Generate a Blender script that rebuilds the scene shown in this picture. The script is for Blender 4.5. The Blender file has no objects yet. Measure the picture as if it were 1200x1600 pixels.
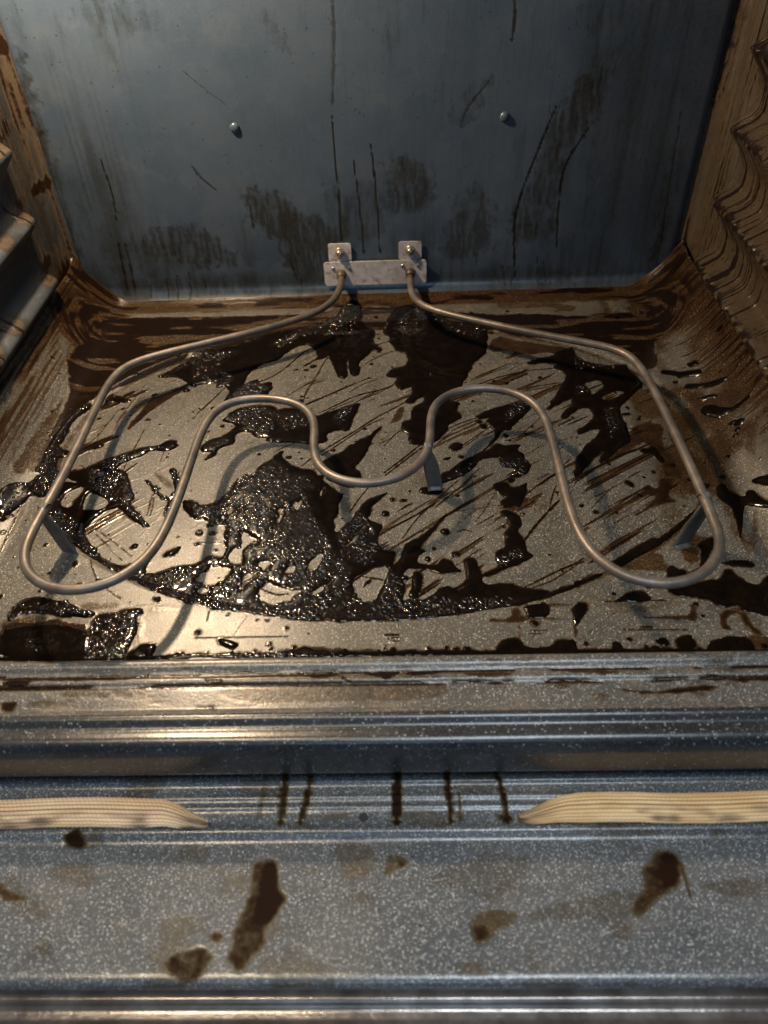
import bpy, bmesh, math, random
import numpy as np
from mathutils import Matrix, Vector

S = bpy.context.scene
C = bpy.data.collections.new("Scene_objects"); S.collection.children.link(C)

# ------------------------------------------------------------------ camera
cam = bpy.data.cameras.new("camera"); camo = bpy.data.objects.new("camera", cam); C.objects.link(camo)
Rr = Vector((0.99941034, 0.0058208, -0.0338393)); Uu = Vector((0.02036706, 0.6929327, 0.72071455)); Ff = Vector((-0.02764349, 0.72097877, -0.69240555))
camo.matrix_world = Matrix(((Rr.x, Uu.x, -Ff.x, 0.0265), (Rr.y, Uu.y, -Ff.y, 0.0), (Rr.z, Uu.z, -Ff.z, 0.4), (0, 0, 0, 1)))
cam.sensor_fit = 'VERTICAL'; cam.sensor_height = 36.0; cam.lens = 1178.08 / 1600 * 36.0
cam.clip_start = 0.01; cam.clip_end = 20
cam.dof.use_dof = True; cam.dof.focus_distance = 0.62; cam.dof.aperture_fstop = 6.0
S.camera = camo

# ------------------------------------------------------------------ light
W = bpy.data.worlds.new("World"); S.world = W; W.use_nodes = True
W.node_tree.nodes["Background"].inputs[0].default_value = (0.50, 0.62, 0.80, 1)
W.node_tree.nodes["Background"].inputs[1].default_value = 0.05

def lamp(name, kind, loc, energy, color, **kw):
    l = bpy.data.lights.new(name, kind); l.energy = energy; l.color = color
    for k, v in kw.items(): setattr(l, k, v)
    o = bpy.data.objects.new(name, l); o.location = loc; C.objects.link(o)
    return o
lamp("oven_bulb_light", 'POINT', (-0.262, 0.650, 0.475), 19.0, (1.0, 0.73, 0.46), shadow_soft_size=0.014)
k = lamp("room_window_light", 'AREA', (0.30, -0.30, 1.55), 14.0, (0.80, 0.91, 1.0), shape='RECTANGLE', size=0.6, size_y=0.25)
k.rotation_euler = (Vector((0.30, -0.30, 1.55)) - Vector((0.05, 0.35, 0.0))).to_track_quat('Z', 'Y').to_euler()
k = lamp("back_fill_light", 'AREA', (0.0, -1.5, 0.85), 5.0, (0.42, 0.68, 1.0), shape='RECTANGLE', size=0.9, size_y=0.5)  # added blue fill to brighten the back panel, no known window
k.rotation_euler = (Vector((0.0, -1.5, 0.85)) - Vector((0.0, 0.76, 0.15))).to_track_quat('Z', 'Y').to_euler()
k = lamp("room_ceiling_light", 'AREA', (-0.45, 0.05, 1.5), 12.0, (1.0, 0.80, 0.55), shape='RECTANGLE', size=0.25, size_y=0.08)
S.view_settings.view_transform = 'Standard'; S.view_settings.look = 'None'
S.view_settings.exposure = 0.15; S.view_settings.gamma = 1.0

# ---- surveyed outlines, in half millimetres on their own surfaces
RING=(0.0047,0.5067,0.2791,0.1923,2.133)
GREASE='''+-367 1312 -305 1327 -219 1372 -148 1387 -99 1398 -59 1497 -31 1481 -29 1394 1 1386 -5 1342 15 1311 9 1299 -7 1312 -19 1283 -31 1267 -28 1222 -39 1216 -47 1228 -49 1267 -57 1273 -51 1223 -58 1208 -70 1218 -82 1269 -92 1287 -107 1282 -123 1324 -137 1337 -156 1335 -174 1314 -190 1283 -223 1270 -244 1237 -250 1194 -226 1220 -220 1198 -197 1208 -194 1186 -199 1158 -224 1156 -273 1128 -278 1144 -268 1174 -284 1198 -298 1191 -297 1209 -317 1210 -331 1203 -346 1201 -350 1225 -338 1241 -355 1265 -358 1265
+-140 1255 -120 1279 -99 1299 -101 1284 -120 1277
+-365 1300 -390 1266 -429 1232 -386 1233 -366 1221 -352 1204 -338 1193 -358 1300
+-496 1178 -475 1167 -451 1155 -467 1149 -487 1156 -499 1133 -505 1133
+-270 1089 -257 1118 -220 1131 -185 1130 -177 1112 -158 1121 -125 1112 -106 1092 -95 1097 -67 1110 -22 1135 -32 1099 -41 1066 -43 1048 -64 1051 -80 1040 -80 1022 -90 1016 -109 1015 -134 1020 -156 1021 -181 1024 -184 1035 -205 1038 -213 1054 -233 1055 -242 1046 -238 1024 -255 1013 -267 1007 -269 986 -284 976 -278 990 -271 999 -293 1000 -295 1017 -285 1032 -259 1042 -248 1060 -244 1074 -269 1087
+-145 1143 -131 1150 -130 1135
+-88 959 -73 975 -48 995 -24 1020 -5 1033 20 1066 -2 1024 -7 998 -17 969 -30 948 -19 936 -19 908 -31 901 -57 910 -79 930 -90 951
+-150 1001 -154 984 -139 960 -117 947 -101 947 -89 930 -69 906 -48 886 -43 886 -52 864 -50 849 -57 825 -56 804 -48 799 -42 810 -28 824 -19 848 -4 870 16 882 28 888 21 879 -1 855 -1 837 -6 829 7 819 19 812 12 795 8 779 14 762 21 759 37 758 35 736 31 727 45 739 52 768 62 779 78 787 99 813 118 835 111 823 93 796 80 777 72 761 82 757 77 752 71 748 69 732 97 728 104 738 107 742 116 737 122 728 134 715 112 713 99 715 67 726 51 720 44 708 51 690 48 673 46 659 53 664 66 666 75 664 90 672 100 686 111 690 122 683 138 696 140 709 138 731 141 740 154 739 156 721 161 706 159 695 166 689 187 690 200 690 212 682 242 677 255 676 288 689 286 681 253 664 228 655 195 646 151 640 108 631 65 627 22 625 -10 626 -42 625 -74 627 -107 630 -140 637 -174 646 -207 648 -228 657 -242 658 -276 672 -304 687 -334 705 -324 723 -301 723 -282 735 -257 737 -247 743 -237 754 -224 749 -215 752 -212 765 -218 785 -221 819 -244 823 -255 832 -276 835 -295 857 -302 879 -283 875 -266 863 -246 866 -222 907 -218 931 -226 900 -220 911 -208 938 -199 932 -184 958 -168 978
+63 714 69 717 76 708 72 684 69 675 62 667 55 673 62 687
+196 898 204 905 217 905 218 893 228 889 239 896 251 905 241 873 230 843 224 852 213 845 203 847 203 860 213 867 202 882 196 892
+200 835 208 842 221 834 229 820 228 806 219 793 227 779 228 753 238 744 221 732 199 723 180 711 161 704 160 709 190 723 184 739 186 753 200 760 203 777 202 790 213 800 210 820
+75 888 82 897 115 893 109 883 89 880
+18 1391 38 1450 69 1475 86 1461 134 1411 183 1389 227 1374 227 1343 222 1319 219 1289 205 1267 192 1256 183 1228 172 1202 161 1165 151 1156 135 1131 158 1125 145 1101 155 1091 153 1075 131 1059 131 1046 110 1015 102 1011 83 1008 66 1008 60 1022 64 1035 50 1049 52 1069 69 1076 68 1104 77 1119 96 1133 94 1148 87 1146 71 1124 57 1129 72 1159 73 1182 58 1175 49 1168 40 1184 48 1207 20 1214 34 1241 59 1248 67 1273 63 1294 44 1304 37 1322 28 1341 33 1353 18 1375
+183 1081 205 1099 249 1116 278 1115 281 1101 264 1077 245 1055 238 1039 224 1042 216 1020 192 991 208 1016 213 1038 204 1057 199 1064 208 1075 200 1078 188 1073
+188 1057 198 1059 197 1045 189 1046
+131 999 142 1008 154 1003 151 992 141 986 132 991
+118 967 132 972 126 964
+110 922 153 963 178 978 197 986 212 1005 225 998 252 1001 242 985 252 976 252 959 261 947 253 927 234 916 221 920 237 939 221 940 212 952 214 969 195 969 179 962 167 942 145 923 123 911 110 904
+33 918 44 921 57 929 46 916 35 914
+196 896 209 905 216 905 210 893 214 886 197 886
+292 1246 312 1259 347 1266 360 1288 396 1298 366 1131 344 1122 321 1099 309 1095 325 1123 342 1158 362 1193 360 1215 341 1227 358 1242 326 1247 300 1240
+334 1084 363 1112 362 1092 332 1063
+390 1269 405 1246 429 1233 474 1231 490 1198 496 1161 474 1142 457 1118 436 1099 435 1066 439 1034 436 999 421 991 388 958 372 947 390 983 361 955 333 916 326 913 338 960 357 989 379 1010 393 1036 377 1036 352 1022 351 1031 367 1046 391 1068 386 1099 368 1097 352 1083 372 1182
+446 975 453 981 463 981 468 989 476 968 478 947 471 947 465 968 450 969
+441 1080 452 1082 452 1075 439 1074
+541 1201 572 1181 591 1167 591 1149 550 1180 533 1191
+558 1134 568 1143 597 1118 613 1103 610 1099 593 1107 574 1126
+572 1096 590 1087 594 1078 578 1086
+569 1069 579 1071 600 1035 607 1031 622 1031 622 1026 605 1023 594 1026 582 1029 567 1052
+579 1200 590 1195 594 1179 583 1185
+344 724 365 740 392 759 415 774 429 775 453 796 477 816 485 826 494 833 489 823 458 790 431 767 407 752 383 737 356 719 345 710
+473 753 505 768 500 753 488 740 475 722 469 707 453 699 431 690 417 688 417 705 426 714 433 705 434 693 449 699 468 713 476 741
+410 676 449 678 473 686 483 683 501 705 508 691 524 676 535 676 550 689 558 688 533 619 507 627 501 633 469 639 462 650 441 656 420 659 411 665
+538 875 550 881 553 862 569 841 575 854 582 850 582 832 589 816 594 807 592 799 577 819 565 829 557 815 535 752 544 797 547 827 533 850
+585 869 594 869 601 861 606 852 603 840 588 858
+501 718 531 721 542 708 513 709 499 714
+335 651 357 666 375 667 385 654 367 650 339 650
+288 694 303 696 320 706 329 707 321 700 301 690 287 685
+288 689 286 681
+212 644 244 649 239 625 213 624
+281 648 295 647 292 637 274 608 272 624
+433 575 446 584 467 591 489 586 491 573 487 569 432 570
+394 584 415 595 420 590 421 572 397 574
+166 577 180 589 195 592 203 579 219 575 240 578 248 588 270 588 267 570 166 572
+-585 873 -582 898 -571 911 -556 915 -549 932 -542 957 -525 957 -523 933 -522 882 -545 890 -551 870 -558 854 -562 839 -572 832
+-552 940 -557 980 -557 1032 -550 1099 -533 1139 -519 1136 -527 1119 -541 1086 -543 1030 -547 1017 -526 1010 -522 999 -540 987 -528 941
+-527 953 -487 956 -454 984 -423 1000 -394 1016 -369 1020 -358 1033 -344 1030 -336 1014 -352 1002 -378 1007 -401 988 -422 974 -434 958 -444 938 -451 922 -477 923 -509 940
+-485 1015 -482 1022 -470 1026 -470 1021 -480 1015
+-511 928 -478 925 -470 951 -435 962 -406 945 -395 913 -383 893 -382 882 -389 878 -363 844 -338 819 -353 823 -377 841 -399 867 -408 864 -422 857 -434 836 -445 815 -420 780 -398 754 -370 739 -344 736 -330 749 -322 745 -327 736 -324 723 -335 702 -361 721 -386 737 -413 757 -437 774 -464 798 -486 813 -506 827 -508 849 -503 863 -516 871 -515 901
+-371 932 -352 907 -329 884 -316 895 -323 926 -339 955 -332 959 -317 926 -309 887 -327 876 -350 900 -373 928
+-326 869 -321 884 -311 872 -315 843 -321 843
+-301 767 -282 778 -286 764 -291 754 -306 756
+-390 708 -378 706 -378 700 -388 701
+-495 648 -488 665 -475 673 -455 676 -415 663 -400 652 -372 646 -378 637 -415 641 -461 648 -479 648 -488 634
+-374 621 -367 643 -345 642 -331 650 -312 653 -305 644 -314 636 -306 612 -313 586 -313 571 -367 569 -366 595
+-300 586 -291 592 -275 590 -278 573 -283 568 -297 581
+-312 576 -301 583 -284 573 -287 565 -308 566
+-298 669 -290 672 -287 661
+-495 618 -470 623 -432 625 -398 622 -371 610 -359 569 -477 571
+-197 599 -179 596 -168 588 -173 580 -188 585
+-226 576 -205 574 -164 576 -134 573 -93 578 -77 584 -64 576 23 574 84 574 206 571 388 572 515 567 513 561 386 563 266 565 145 566 23 569 -101 568 -163 568 -225 569 -287 565 -476 569 -478 574 -288 570
--500 878 -497 900 -476 917 -466 911 -472 888 -478 866 -494 868
--461 903 -438 895 -415 879 -423 861 -448 858 -459 862
--429 922 -415 929 -417 913
--461 951 -445 958 -444 938 -455 938
--127 863 -106 879 -107 862 -113 848 -122 850
--149 852 -133 859 -136 831 -139 817 -145 817 -148 827 -143 838
--77 902 -77 883 -82 878 -84 891
--234 841 -226 840 -225 826 -231 826
--209 856 -200 861 -203 850
--198 811 -178 794 -167 788 -169 775 -181 776 -188 761 -182 735 -203 736 -210 752 -204 771 -192 774
--165 741 -138 745 -144 731 -150 722 -160 727
--125 722 -112 734 -105 730 -106 714 -117 715
--93 730 -79 749 -65 758 -72 726 -83 718
--234 737 -195 731 -202 714 -222 694 -237 702 -250 706 -247 718 -234 724
--243 688 -236 697 -223 691 -226 679 -240 683
--178 723 -154 716 -166 704 -180 686 -186 690 -184 702
--147 707 -127 695 -108 688 -90 686 -106 671 -104 665 -123 664 -131 656 -148 663 -158 681
--81 679 -74 690 -61 693 -62 683 -78 674
--60 696 -51 711 -52 699 -57 693
--22 710 -10 716 3 728 22 730 30 724 27 709 22 694 20 691 9 665 -2 661 -13 666 -23 689
+4 705 -11 683 -5 698
--10 815 -17 783 -33 765 -39 770 -26 786
--2 804 1 796 -4 789
-103 665 109 662 108 658 103 659
-87 655 94 655 93 650 87 650
-121 682 138 694 138 688 124 679
-103 1224 110 1221 110 1210 104 1213
-386 1176 420 1185 426 1159 395 1133 395 1150
-409 1129 441 1148 461 1145 439 1123 415 1117
-466 633 492 644 501 633 467 632'''
FILM='''.95 -582 1450 -393 1450 -186 1442 -98 1451 -86 1484 17 1458 69 1475 152 1437 251 1418 318 1421 414 1402 517 1423 549 1381 563 1426 585 1421 595 1366 570 1306 549 1301 543 1279 537 1228 525 1207 502 1197 478 1248 442 1296 400 1322 306 1333 227 1374 -49 1395 -148 1387 -219 1372 -305 1327 -367 1312 -391 1272 -445 1232 -498 1184 -526 1144 -548 1090 -550 1008 -544 941 -561 938 -563 986 -566 1037 -563 1105 -565 1153 -577 1197 -595 1258 -589 1319 -573 1387
.45 257 1479 423 1455 416 1415 320 1434 254 1445
.6 306 1382 413 1396 405 1352 342 1362
.75 245 1354 290 1327 395 1292 385 1236 346 1283 305 1276 287 1280 266 1264 247 1259 279 1292 219 1289
.35 477 1142 498 1156 526 1129 549 1093 558 1048 557 999 543 925 514 910 494 947 491 997 484 1055
.8 441 1034 474 1055 496 1045 500 1031 485 993 496 955 503 907 465 908 471 947 462 998 442 990 415 966 387 954 421 991
.85 346 813 375 837 420 875 439 893 451 882 460 908 488 907 472 885 464 863 473 852 452 849 431 839 395 819 419 839 444 863 428 868 396 847 359 820
.6 361 719 388 740 413 748 422 705 401 703 369 707
.65 446 770 479 772 469 722 449 717 444 748
.7 457 786 488 819 471 776 486 766 505 768 473 753 459 766
.8 429 645 441 647 433 621 431 613 421 618 370 622 421 624 429 631
.85 466 633 501 631 501 609 513 589 501 591 490 612 489 627 478 628 469 612 473 599 459 604
.7 491 591 523 590 515 568 484 569
.8 154 622 190 624 194 642 205 643 205 625 239 625 276 623 272 608 269 620 213 623 204 617 191 618
.7 242 649 281 648 280 643 243 642
.85 273 643 280 643 270 588 270 608
.5 198 618 204 617 198 589 195 592
.85 -440 1068 -434 1101 -422 1134 -417 1165 -400 1169 -375 1194 -353 1209 -351 1198 -382 1158 -411 1114 -425 1086 -433 1063
.45 -448 1121 -441 1166 -421 1170 -422 1134 -434 1110
.55 -465 1097 -460 1121 -449 1126 -458 1092 -461 1059
.75 20 1059 28 1063 51 1120 57 1115 51 1077 37 1068
.5 333 1461 422 1449 417 1422 329 1427
.5 -322 642 -305 641 -297 601 -289 593 -308 586
.85 -497 624 -482 631 -444 631 -427 638 -399 627 -374 624 -359 569 -477 571
.5 -500 632 -480 637 -450 647 -427 638 -444 628 -495 618
.35 -438 644 -378 637 -374 624 -399 627 -427 637
.4 -556 862 -542 871 -544 787 -545 763 -554 816
.5 -401 660 -369 665 -331 659 -351 651 -382 649
.45 -324 656 -286 658 -251 649 -283 644 -315 647
.5 -366 956 -333 926 -319 910 -322 899 -359 935
.6 -369 859 -349 830 -338 819 -369 837
.45 -416 864 -377 841 -383 834
.6 -189 822 -170 821 -170 804 -187 801
.5 -96 730 -70 723 -83 718
.8 -123 580 -94 582 -77 585 -40 581 23 577 23 572 -122 574
.7 -571 933 -573 994 -567 1041 -560 1077 -555 1024 -557 972 -556 939
.55 -587 922 -588 1003 -581 1073 -576 1145 -572 1149 -564 1066 -567 997 -567 935
.4 601 1482 614 1409 615 1347 606 1306 633 1266 623 1182 603 1171 591 1169 582 1202 591 1304
.6 587 1379 619 1324 634 1315 629 1278 612 1288 591 1304 583 1328
.3 601 1007 623 947 608 858 596 873 589 959
.45 569 813 576 809 550 731 542 729
.3 576 802 582 798 559 729 554 727'''
FOAM='''-552 940 -557 980 -557 1032 -550 1099 -533 1139 -499 1200 -450 1252 -367 1312 -355 1282 -413 1228 -490 1168 -521 1129 -542 1044 -523 941
-585 873 -580 899 -557 919 -549 940 -525 957 -523 933 -522 882 -545 890 -558 854 -562 839 -572 832
-463 967 -442 988 -406 1008 -378 1020 -365 1011 -399 982 -433 954
-506 827 -504 867 -474 844 -427 804 -375 740 -315 732 -257 734 -241 654 -276 672 -335 702 -413 757 -463 795
-476 955 -407 949 -378 885 -339 819 -353 823 -399 867 -425 887 -459 915
-375 936 -323 954 -300 842 -322 843
-495 648 -489 668 -416 666 -372 646 -415 641 -488 634
-374 621 -367 643 -307 653 -306 612 -313 571 -367 569
-454 602 -437 601 -424 575 -446 578
-283 875 -218 931 -110 927 -107 888 -87 833 -62 781 -48 748 -24 728 -27 686 22 662 22 624 -42 625 -140 637 -241 654
-226 900 -200 938 -173 978 -150 961 -131 936 -100 931 -88 911 -81 895
-367 1312 -271 1319 -297 1279 -310 1263 -272 1222 -277 1190 -346 1204
-215 1335 -148 1394 -83 1410 -59 1483 -34 1461 -45 1388 -41 1363 -93 1365 -146 1368 -188 1327
-275 1143 -252 1189 -224 1204 -194 1186 -218 1161
-270 1089 -220 1131 -177 1110 -118 1102 -115 1064 -148 1052 -174 1081 -183 1040 -209 1045 -230 1074 -267 1089
-293 1000 -295 1021 -253 1038 -250 1020 -271 999
-71 1077 -56 1114 -36 1123 -43 1095 -59 1062
-52 814 -16 848 19 778 -1 728 -37 747
22 715 49 708 46 667 110 666 175 665 218 664 190 645 108 631 22 625
51 1403 85 1454 112 1439 107 1380 70 1351 38 1384
131 1405 227 1374 212 1343 149 1372
388 1258 418 1251 465 1243 459 1216 412 1223 382 1219
371 1161 399 1171 398 1150 373 1136
412 1090 427 1095 420 1035 403 1009
227 1070 256 1121 278 1115 266 1092 237 1060
213 965 257 955 248 927 224 920 211 944
110 904 168 954 179 962 150 930 123 911
185 739 219 757 222 741 190 723
-226 574 -101 573 -39 573 -39 566 -163 567 -225 569'''
LINES='''1.6 .9 -249 1189 -201 1219 -174 1251 -142 1313 -123 1324
1.2 .8 -130 1142 -124 1178 -110 1225 -98 1275 -92 1287
1.0 .8 -167 1154 -137 1186 -109 1209
1.6 .9 -98 1102 -68 1125 -34 1153 19 1172 31 1176 49 1213
1.2 .8 -98 1092 -73 1115 -36 1138
1.4 .8 -19 1260 3 1282 18 1293 37 1304
1.2 .6 -46 1164 -23 1189 19 1214
1.6 .8 -93 988 -62 1017 -22 1056 5 1085 20 1097 37 1111 57 1129
1.4 .7 -87 982 -49 1021 -8 1065 20 1083
1.2 .6 -325 1091 -314 1125 -296 1159
1.4 .8 -283 1190 -298 1154 -313 1120
1.2 .7 -117 956 -98 982
1.6 .8 21 927 55 966 85 999
1.6 .8 20 935 52 970 83 1008
1.2 .7 20 1005 39 1036 50 1049
1.3 .8 54 930 68 945 81 955
1.4 .9 164 1163 198 1182 229 1199 260 1211 292 1221 344 1226
1.8 .7 266 1156 293 1167 315 1172 345 1178
1.2 .7 262 1151 298 1159 338 1171
1.4 .75 134 1050 154 1063 183 1078
1.2 .7 136 1041 159 1058 185 1071
1.4 .8 110 1007 130 1028 158 1045 188 1066
1.3 .6 146 988 172 1013 200 1048 214 1052
1.3 .6 135 984 161 1009 191 1039
1.6 .9 169 966 192 991 217 1024
1.2 .7 226 1011 266 1027 296 1044 330 1065
1.2 .6 249 1019 275 1049 294 1072
1.3 .6 143 899 165 926 177 941
1.2 .6 328 961 312 941
1.4 .7 139 911 122 892 95 856 70 825 47 781
1.4 .8 162 918 143 895 121 874 100 849
1.2 .5 197 882 173 836 159 815
2.0 .9 226 771 249 806 276 840 294 861
1.2 .8 277 847 286 876 294 894
1.3 .7 131 795 141 800 153 795
1.6 .8 217 684 246 701 270 715 295 727 310 739
1.3 .7 221 681 256 694 291 721
1.3 .8 117 683 138 694 161 706
1.4 .9 22 601 43 601
1.0 .8 27 595 37 597 43 595
1.0 .8 27 590 41 591
1.0 .7 213 603 236 604
1.0 .7 210 598 227 599
1.6 .85 325 901 347 920 365 935
1.2 .6 359 820 398 854 420 875
1.2 .6 356 760 378 778 402 798
1.2 .6 357 756 383 778 409 798
1.2 .5 339 841 364 870 384 891
1.4 .8 294 725 309 732
1.4 .8 320 650 345 651 401 651
1.2 .7 333 603 376 602 417 601
1.6 .8 356 607 373 607
1.4 .7 364 622 421 622
2.0 .9 288 691 303 696 320 705
1.2 .7 -418 937 -414 987 -406 1066
1.2 .6 -493 1033 -481 1069 -469 1131
1.2 .5 -463 1087 -453 1141 -439 1208
1.2 .5 -490 1060 -473 1102
2.0 .8 -397 973 -407 957 -423 937
1.0 .7 -496 969 -488 968 -483 960
1.2 .6 -350 844 -352 873 -352 896
1.2 .6 -345 844 -346 866 -351 896
1.2 .6 -549 763 -550 803 -552 852
1.4 .7 -464 798 -484 812
1.2 .6 -437 822 -403 790 -364 749
1.2 .6 -433 825 -388 789 -351 756
1.2 .7 -410 747 -395 719 -387 707
1.2 .6 -368 688 -343 670
1.2 .6 -266 781 -242 782 -217 781
1.2 .6 -227 600 -167 600 -104 600
1.4 .8 -151 689 -129 677 -112 680
1.4 .8 -10 710 22 703
1.2 .8 -33 842 -19 874 -5 900
1.8 .8 637 1052 631 1038 618 1030 607 1029
1.6 .8 635 1121 625 1105 617 1104 598 1110
1.6 .7 636 1182 628 1153 615 1148 595 1154
1.6 .7 634 1234 631 1196 618 1178 596 1178
1.6 .7 631 1259 621 1224 600 1215 575 1226
1.6 .7 628 1282 616 1255 595 1257 577 1264
1.8 .7 636 1341 624 1304 606 1306 589 1319
1.5 .6 638 1226 621 1176 602 1184
1.4 .6 484 1055 466 1046 441 1034
1.6 .7 496 1045 470 1019 448 994
1.0 .6 380 946 405 966 453 994'''
DOTS='33 870 113 792 136 876 86 741 223 911 51 706 23 838 408 898 412 894 429 692 -551 988 228 1024 234 1011 186 1066 113 796 51 868 -412 698 -429 738 -260 803 -240 802 -247 820 108 725 126 750 452 1094 631 1220 596 1001 597 982 602 993 592 972 -354 778 -351 737'
ROD='-35.8 757.0 25.5 -33.6 726.2 26.6 -37.2 694.0 28.0 -50.0 672.4 29.0 -76.8 655.2 29.8 -111.8 636.5 30.6 -151.3 617.5 31.5 -195.2 598.4 32.3 -216.5 589.0 32.7 -225.6 574.9 33.4 -229.6 556.6 34.2 -229.5 532.8 35.3 -228.8 494.2 37.0 -225.4 442.5 39.3 -226.1 407.9 40.9 -227.1 379.6 42.2 -228.0 354.8 43.3 -227.4 338.1 44.0 -221.7 325.0 44.6 -210.1 311.7 45.2 -197.5 304.8 45.5 -181.7 302.3 45.6 -167.1 304.6 45.5 -155.0 312.0 45.2 -143.8 324.1 44.7 -138.2 335.7 44.1 -134.7 357.2 43.2 -133.8 383.6 42.0 -133.7 415.9 40.5 -133.7 439.1 39.5 -133.6 463.8 38.4 -133.2 488.4 37.3 -128.3 504.9 36.5 -118.4 515.9 36.0 -104.2 521.1 35.8 -86.9 520.3 35.8 -68.7 516.6 36.0 -57.3 508.4 36.4 -48.6 498.6 36.8 -42.8 484.7 37.4 -42.6 468.8 38.1 -42.8 451.9 38.9 -41.6 435.7 39.6 -36.7 422.3 40.2 -27.6 412.2 40.7 -17.0 405.2 41.0 -3.1 401.8 41.2 12.0 403.5 41.1 25.8 408.9 40.8 37.7 421.2 40.3 45.3 436.4 39.6 47.8 452.6 38.9 47.7 473.8 37.9 47.8 489.9 37.2 51.4 503.6 36.6 59.8 515.7 36.0 70.9 524.0 35.7 86.2 528.3 35.5 102.1 527.5 35.5 117.5 521.9 35.8 129.3 511.6 36.2 137.6 497.0 36.9 139.9 478.8 37.7 139.3 453.1 38.9 139.2 429.0 39.9 138.8 399.2 41.3 137.7 375.0 42.4 138.7 349.3 43.5 141.8 332.9 44.3 148.9 318.3 44.9 158.5 308.1 45.4 168.7 301.9 45.7 183.3 298.9 45.8 197.3 300.7 45.7 211.2 308.4 45.4 221.3 319.2 44.9 228.7 333.4 44.2 230.8 343.5 43.8 230.8 357.8 43.1 231.6 380.8 42.1 232.4 405.4 41.0 233.5 445.3 39.2 233.4 483.8 37.5 232.9 526.4 35.6 232.9 562.8 33.9 227.8 576.3 33.3 217.3 587.1 32.8 198.7 598.6 32.3 171.1 606.0 32.0 144.1 620.9 31.3 101.8 644.8 30.2 72.2 659.7 29.6 49.1 674.7 28.9 40.0 689.2 28.2 36.5 709.7 27.3 36.9 729.2 26.4 37.4 757.0 24.7'
BFILM_SHADE='''.75 -272 230 -192 227 -139 187 -70 145 -48 90 -105 55 -150 20 -178 21 -194 115 -242 151
.7 -497 145 -370 175 -314 119 -281 75 -364 71 -471 88 -514 132
.5 -559 207 -530 146 -526 9 -545 17 -561 133
.7 -610 491 -606 440 -608 331 -615 176 -618 11 -653 35 -648 177 -630 371 -627 477
.35 -173 529 -151 528 -137 470 -158 476
.3 -571 330 -531 299 -521 225 -527 132 -569 174
.7 348 367 426 457 466 480 442 364 371 282 381 104 301 107 284 148 304 212 333 295
.65 141 112 201 240 241 201 256 80 155 69
.6 27 293 119 266 133 192 62 181 23 169
.5 -65 223 25 245 21 115 -79 118
.6 251 52 606 41 629 -4 254 4
.7 565 139 571 310 592 310 600 263 604 138 614 33 581 27
.45 338 531 635 521 629 426 630 137 602 26 431 32 409 269 431 432
.4 148 346 182 394 216 414 227 418 207 372 179 334
.25 -508 559 -344 553 -345 506 -470 501
.5 -650 65 -120 41 -124 -8 -652 16
.5 -96 224 -63 248 -66 118 -99 119'''
BLINES='''1.5 .85 -66 364 -68 296 -65 223 -67 125
1.4 .8 -32 283 -25 197 -21 89
1.4 .8 3 311 9 221 13 88
1.6 .8 -522 299 -517 238 -524 180
2.2 .8 -534 133 -543 24
2 .8 -520 132 -526 20
1.4 .7 -452 51 -455 6
1.4 .7 -429 58 -434 6
1.4 .7 -400 65 -406 5
1.4 .7 -488 45 -494 8
1.4 .7 -369 49 -370 27
1.6 .7 -247 204 -245 151
1.6 .7 -182 101 -169 35
1.6 .9 348 367 326 301 298 212 287 148 302 21
1.6 .9 413 327 374 258 374 184 381 97
2 .6 580 349 589 203 600 34
2.5 .6 257 533 260 506 257 472
1.5 .6 222 413 178 362 173 334
1.3 .6 53 220 52 175
1.3 .6 69 219 70 187
1.3 .6 187 124 189 82
1.3 .6 214 116 215 60
2 .5 -347 281 -334 257 -309 234
1.0 .35 -330 447 -296 414 -260 387
1.2 .6 344 77 350 19
1.2 .6 359 63 367 19
1.2 .6 271 58 281 14
3 .4 -51 544 -53 487 -65 380
3 .3 457 527 470 431 449 325'''
SFILM='''.8 -455 524 -430 533 -414 524 -428 517 -449 520
.7 -446 501 -422 501 -424 486 -440 486
.8 -199 527 -175 529 -177 520 -193 520
.7 -207 489 -177 492 -183 485
.8 -32 531 -16 522 -24 516
.6 114 533 181 533 176 525 133 523
.85 300 508 348 502 368 506 415 510 425 506 366 499 321 501
.75 411 524 467 518 454 513 417 518
.6 244 536 313 532 307 525 258 527
.95 -459 535 -385 535 -232 535 -176 538 -96 537 -56 528 -88 531 -175 528 -231 529 -335 528 -383 527 -456 528
.98 -84 539 -32 538 -32 528 -63 525 -84 532
.98 -9 538 23 537 47 539 35 523 23 523
.98 47 537 102 538 74 529 55 526
.3 -196 534 23 530 102 529 100 497 23 494 -92 492 -170 497'''
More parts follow.
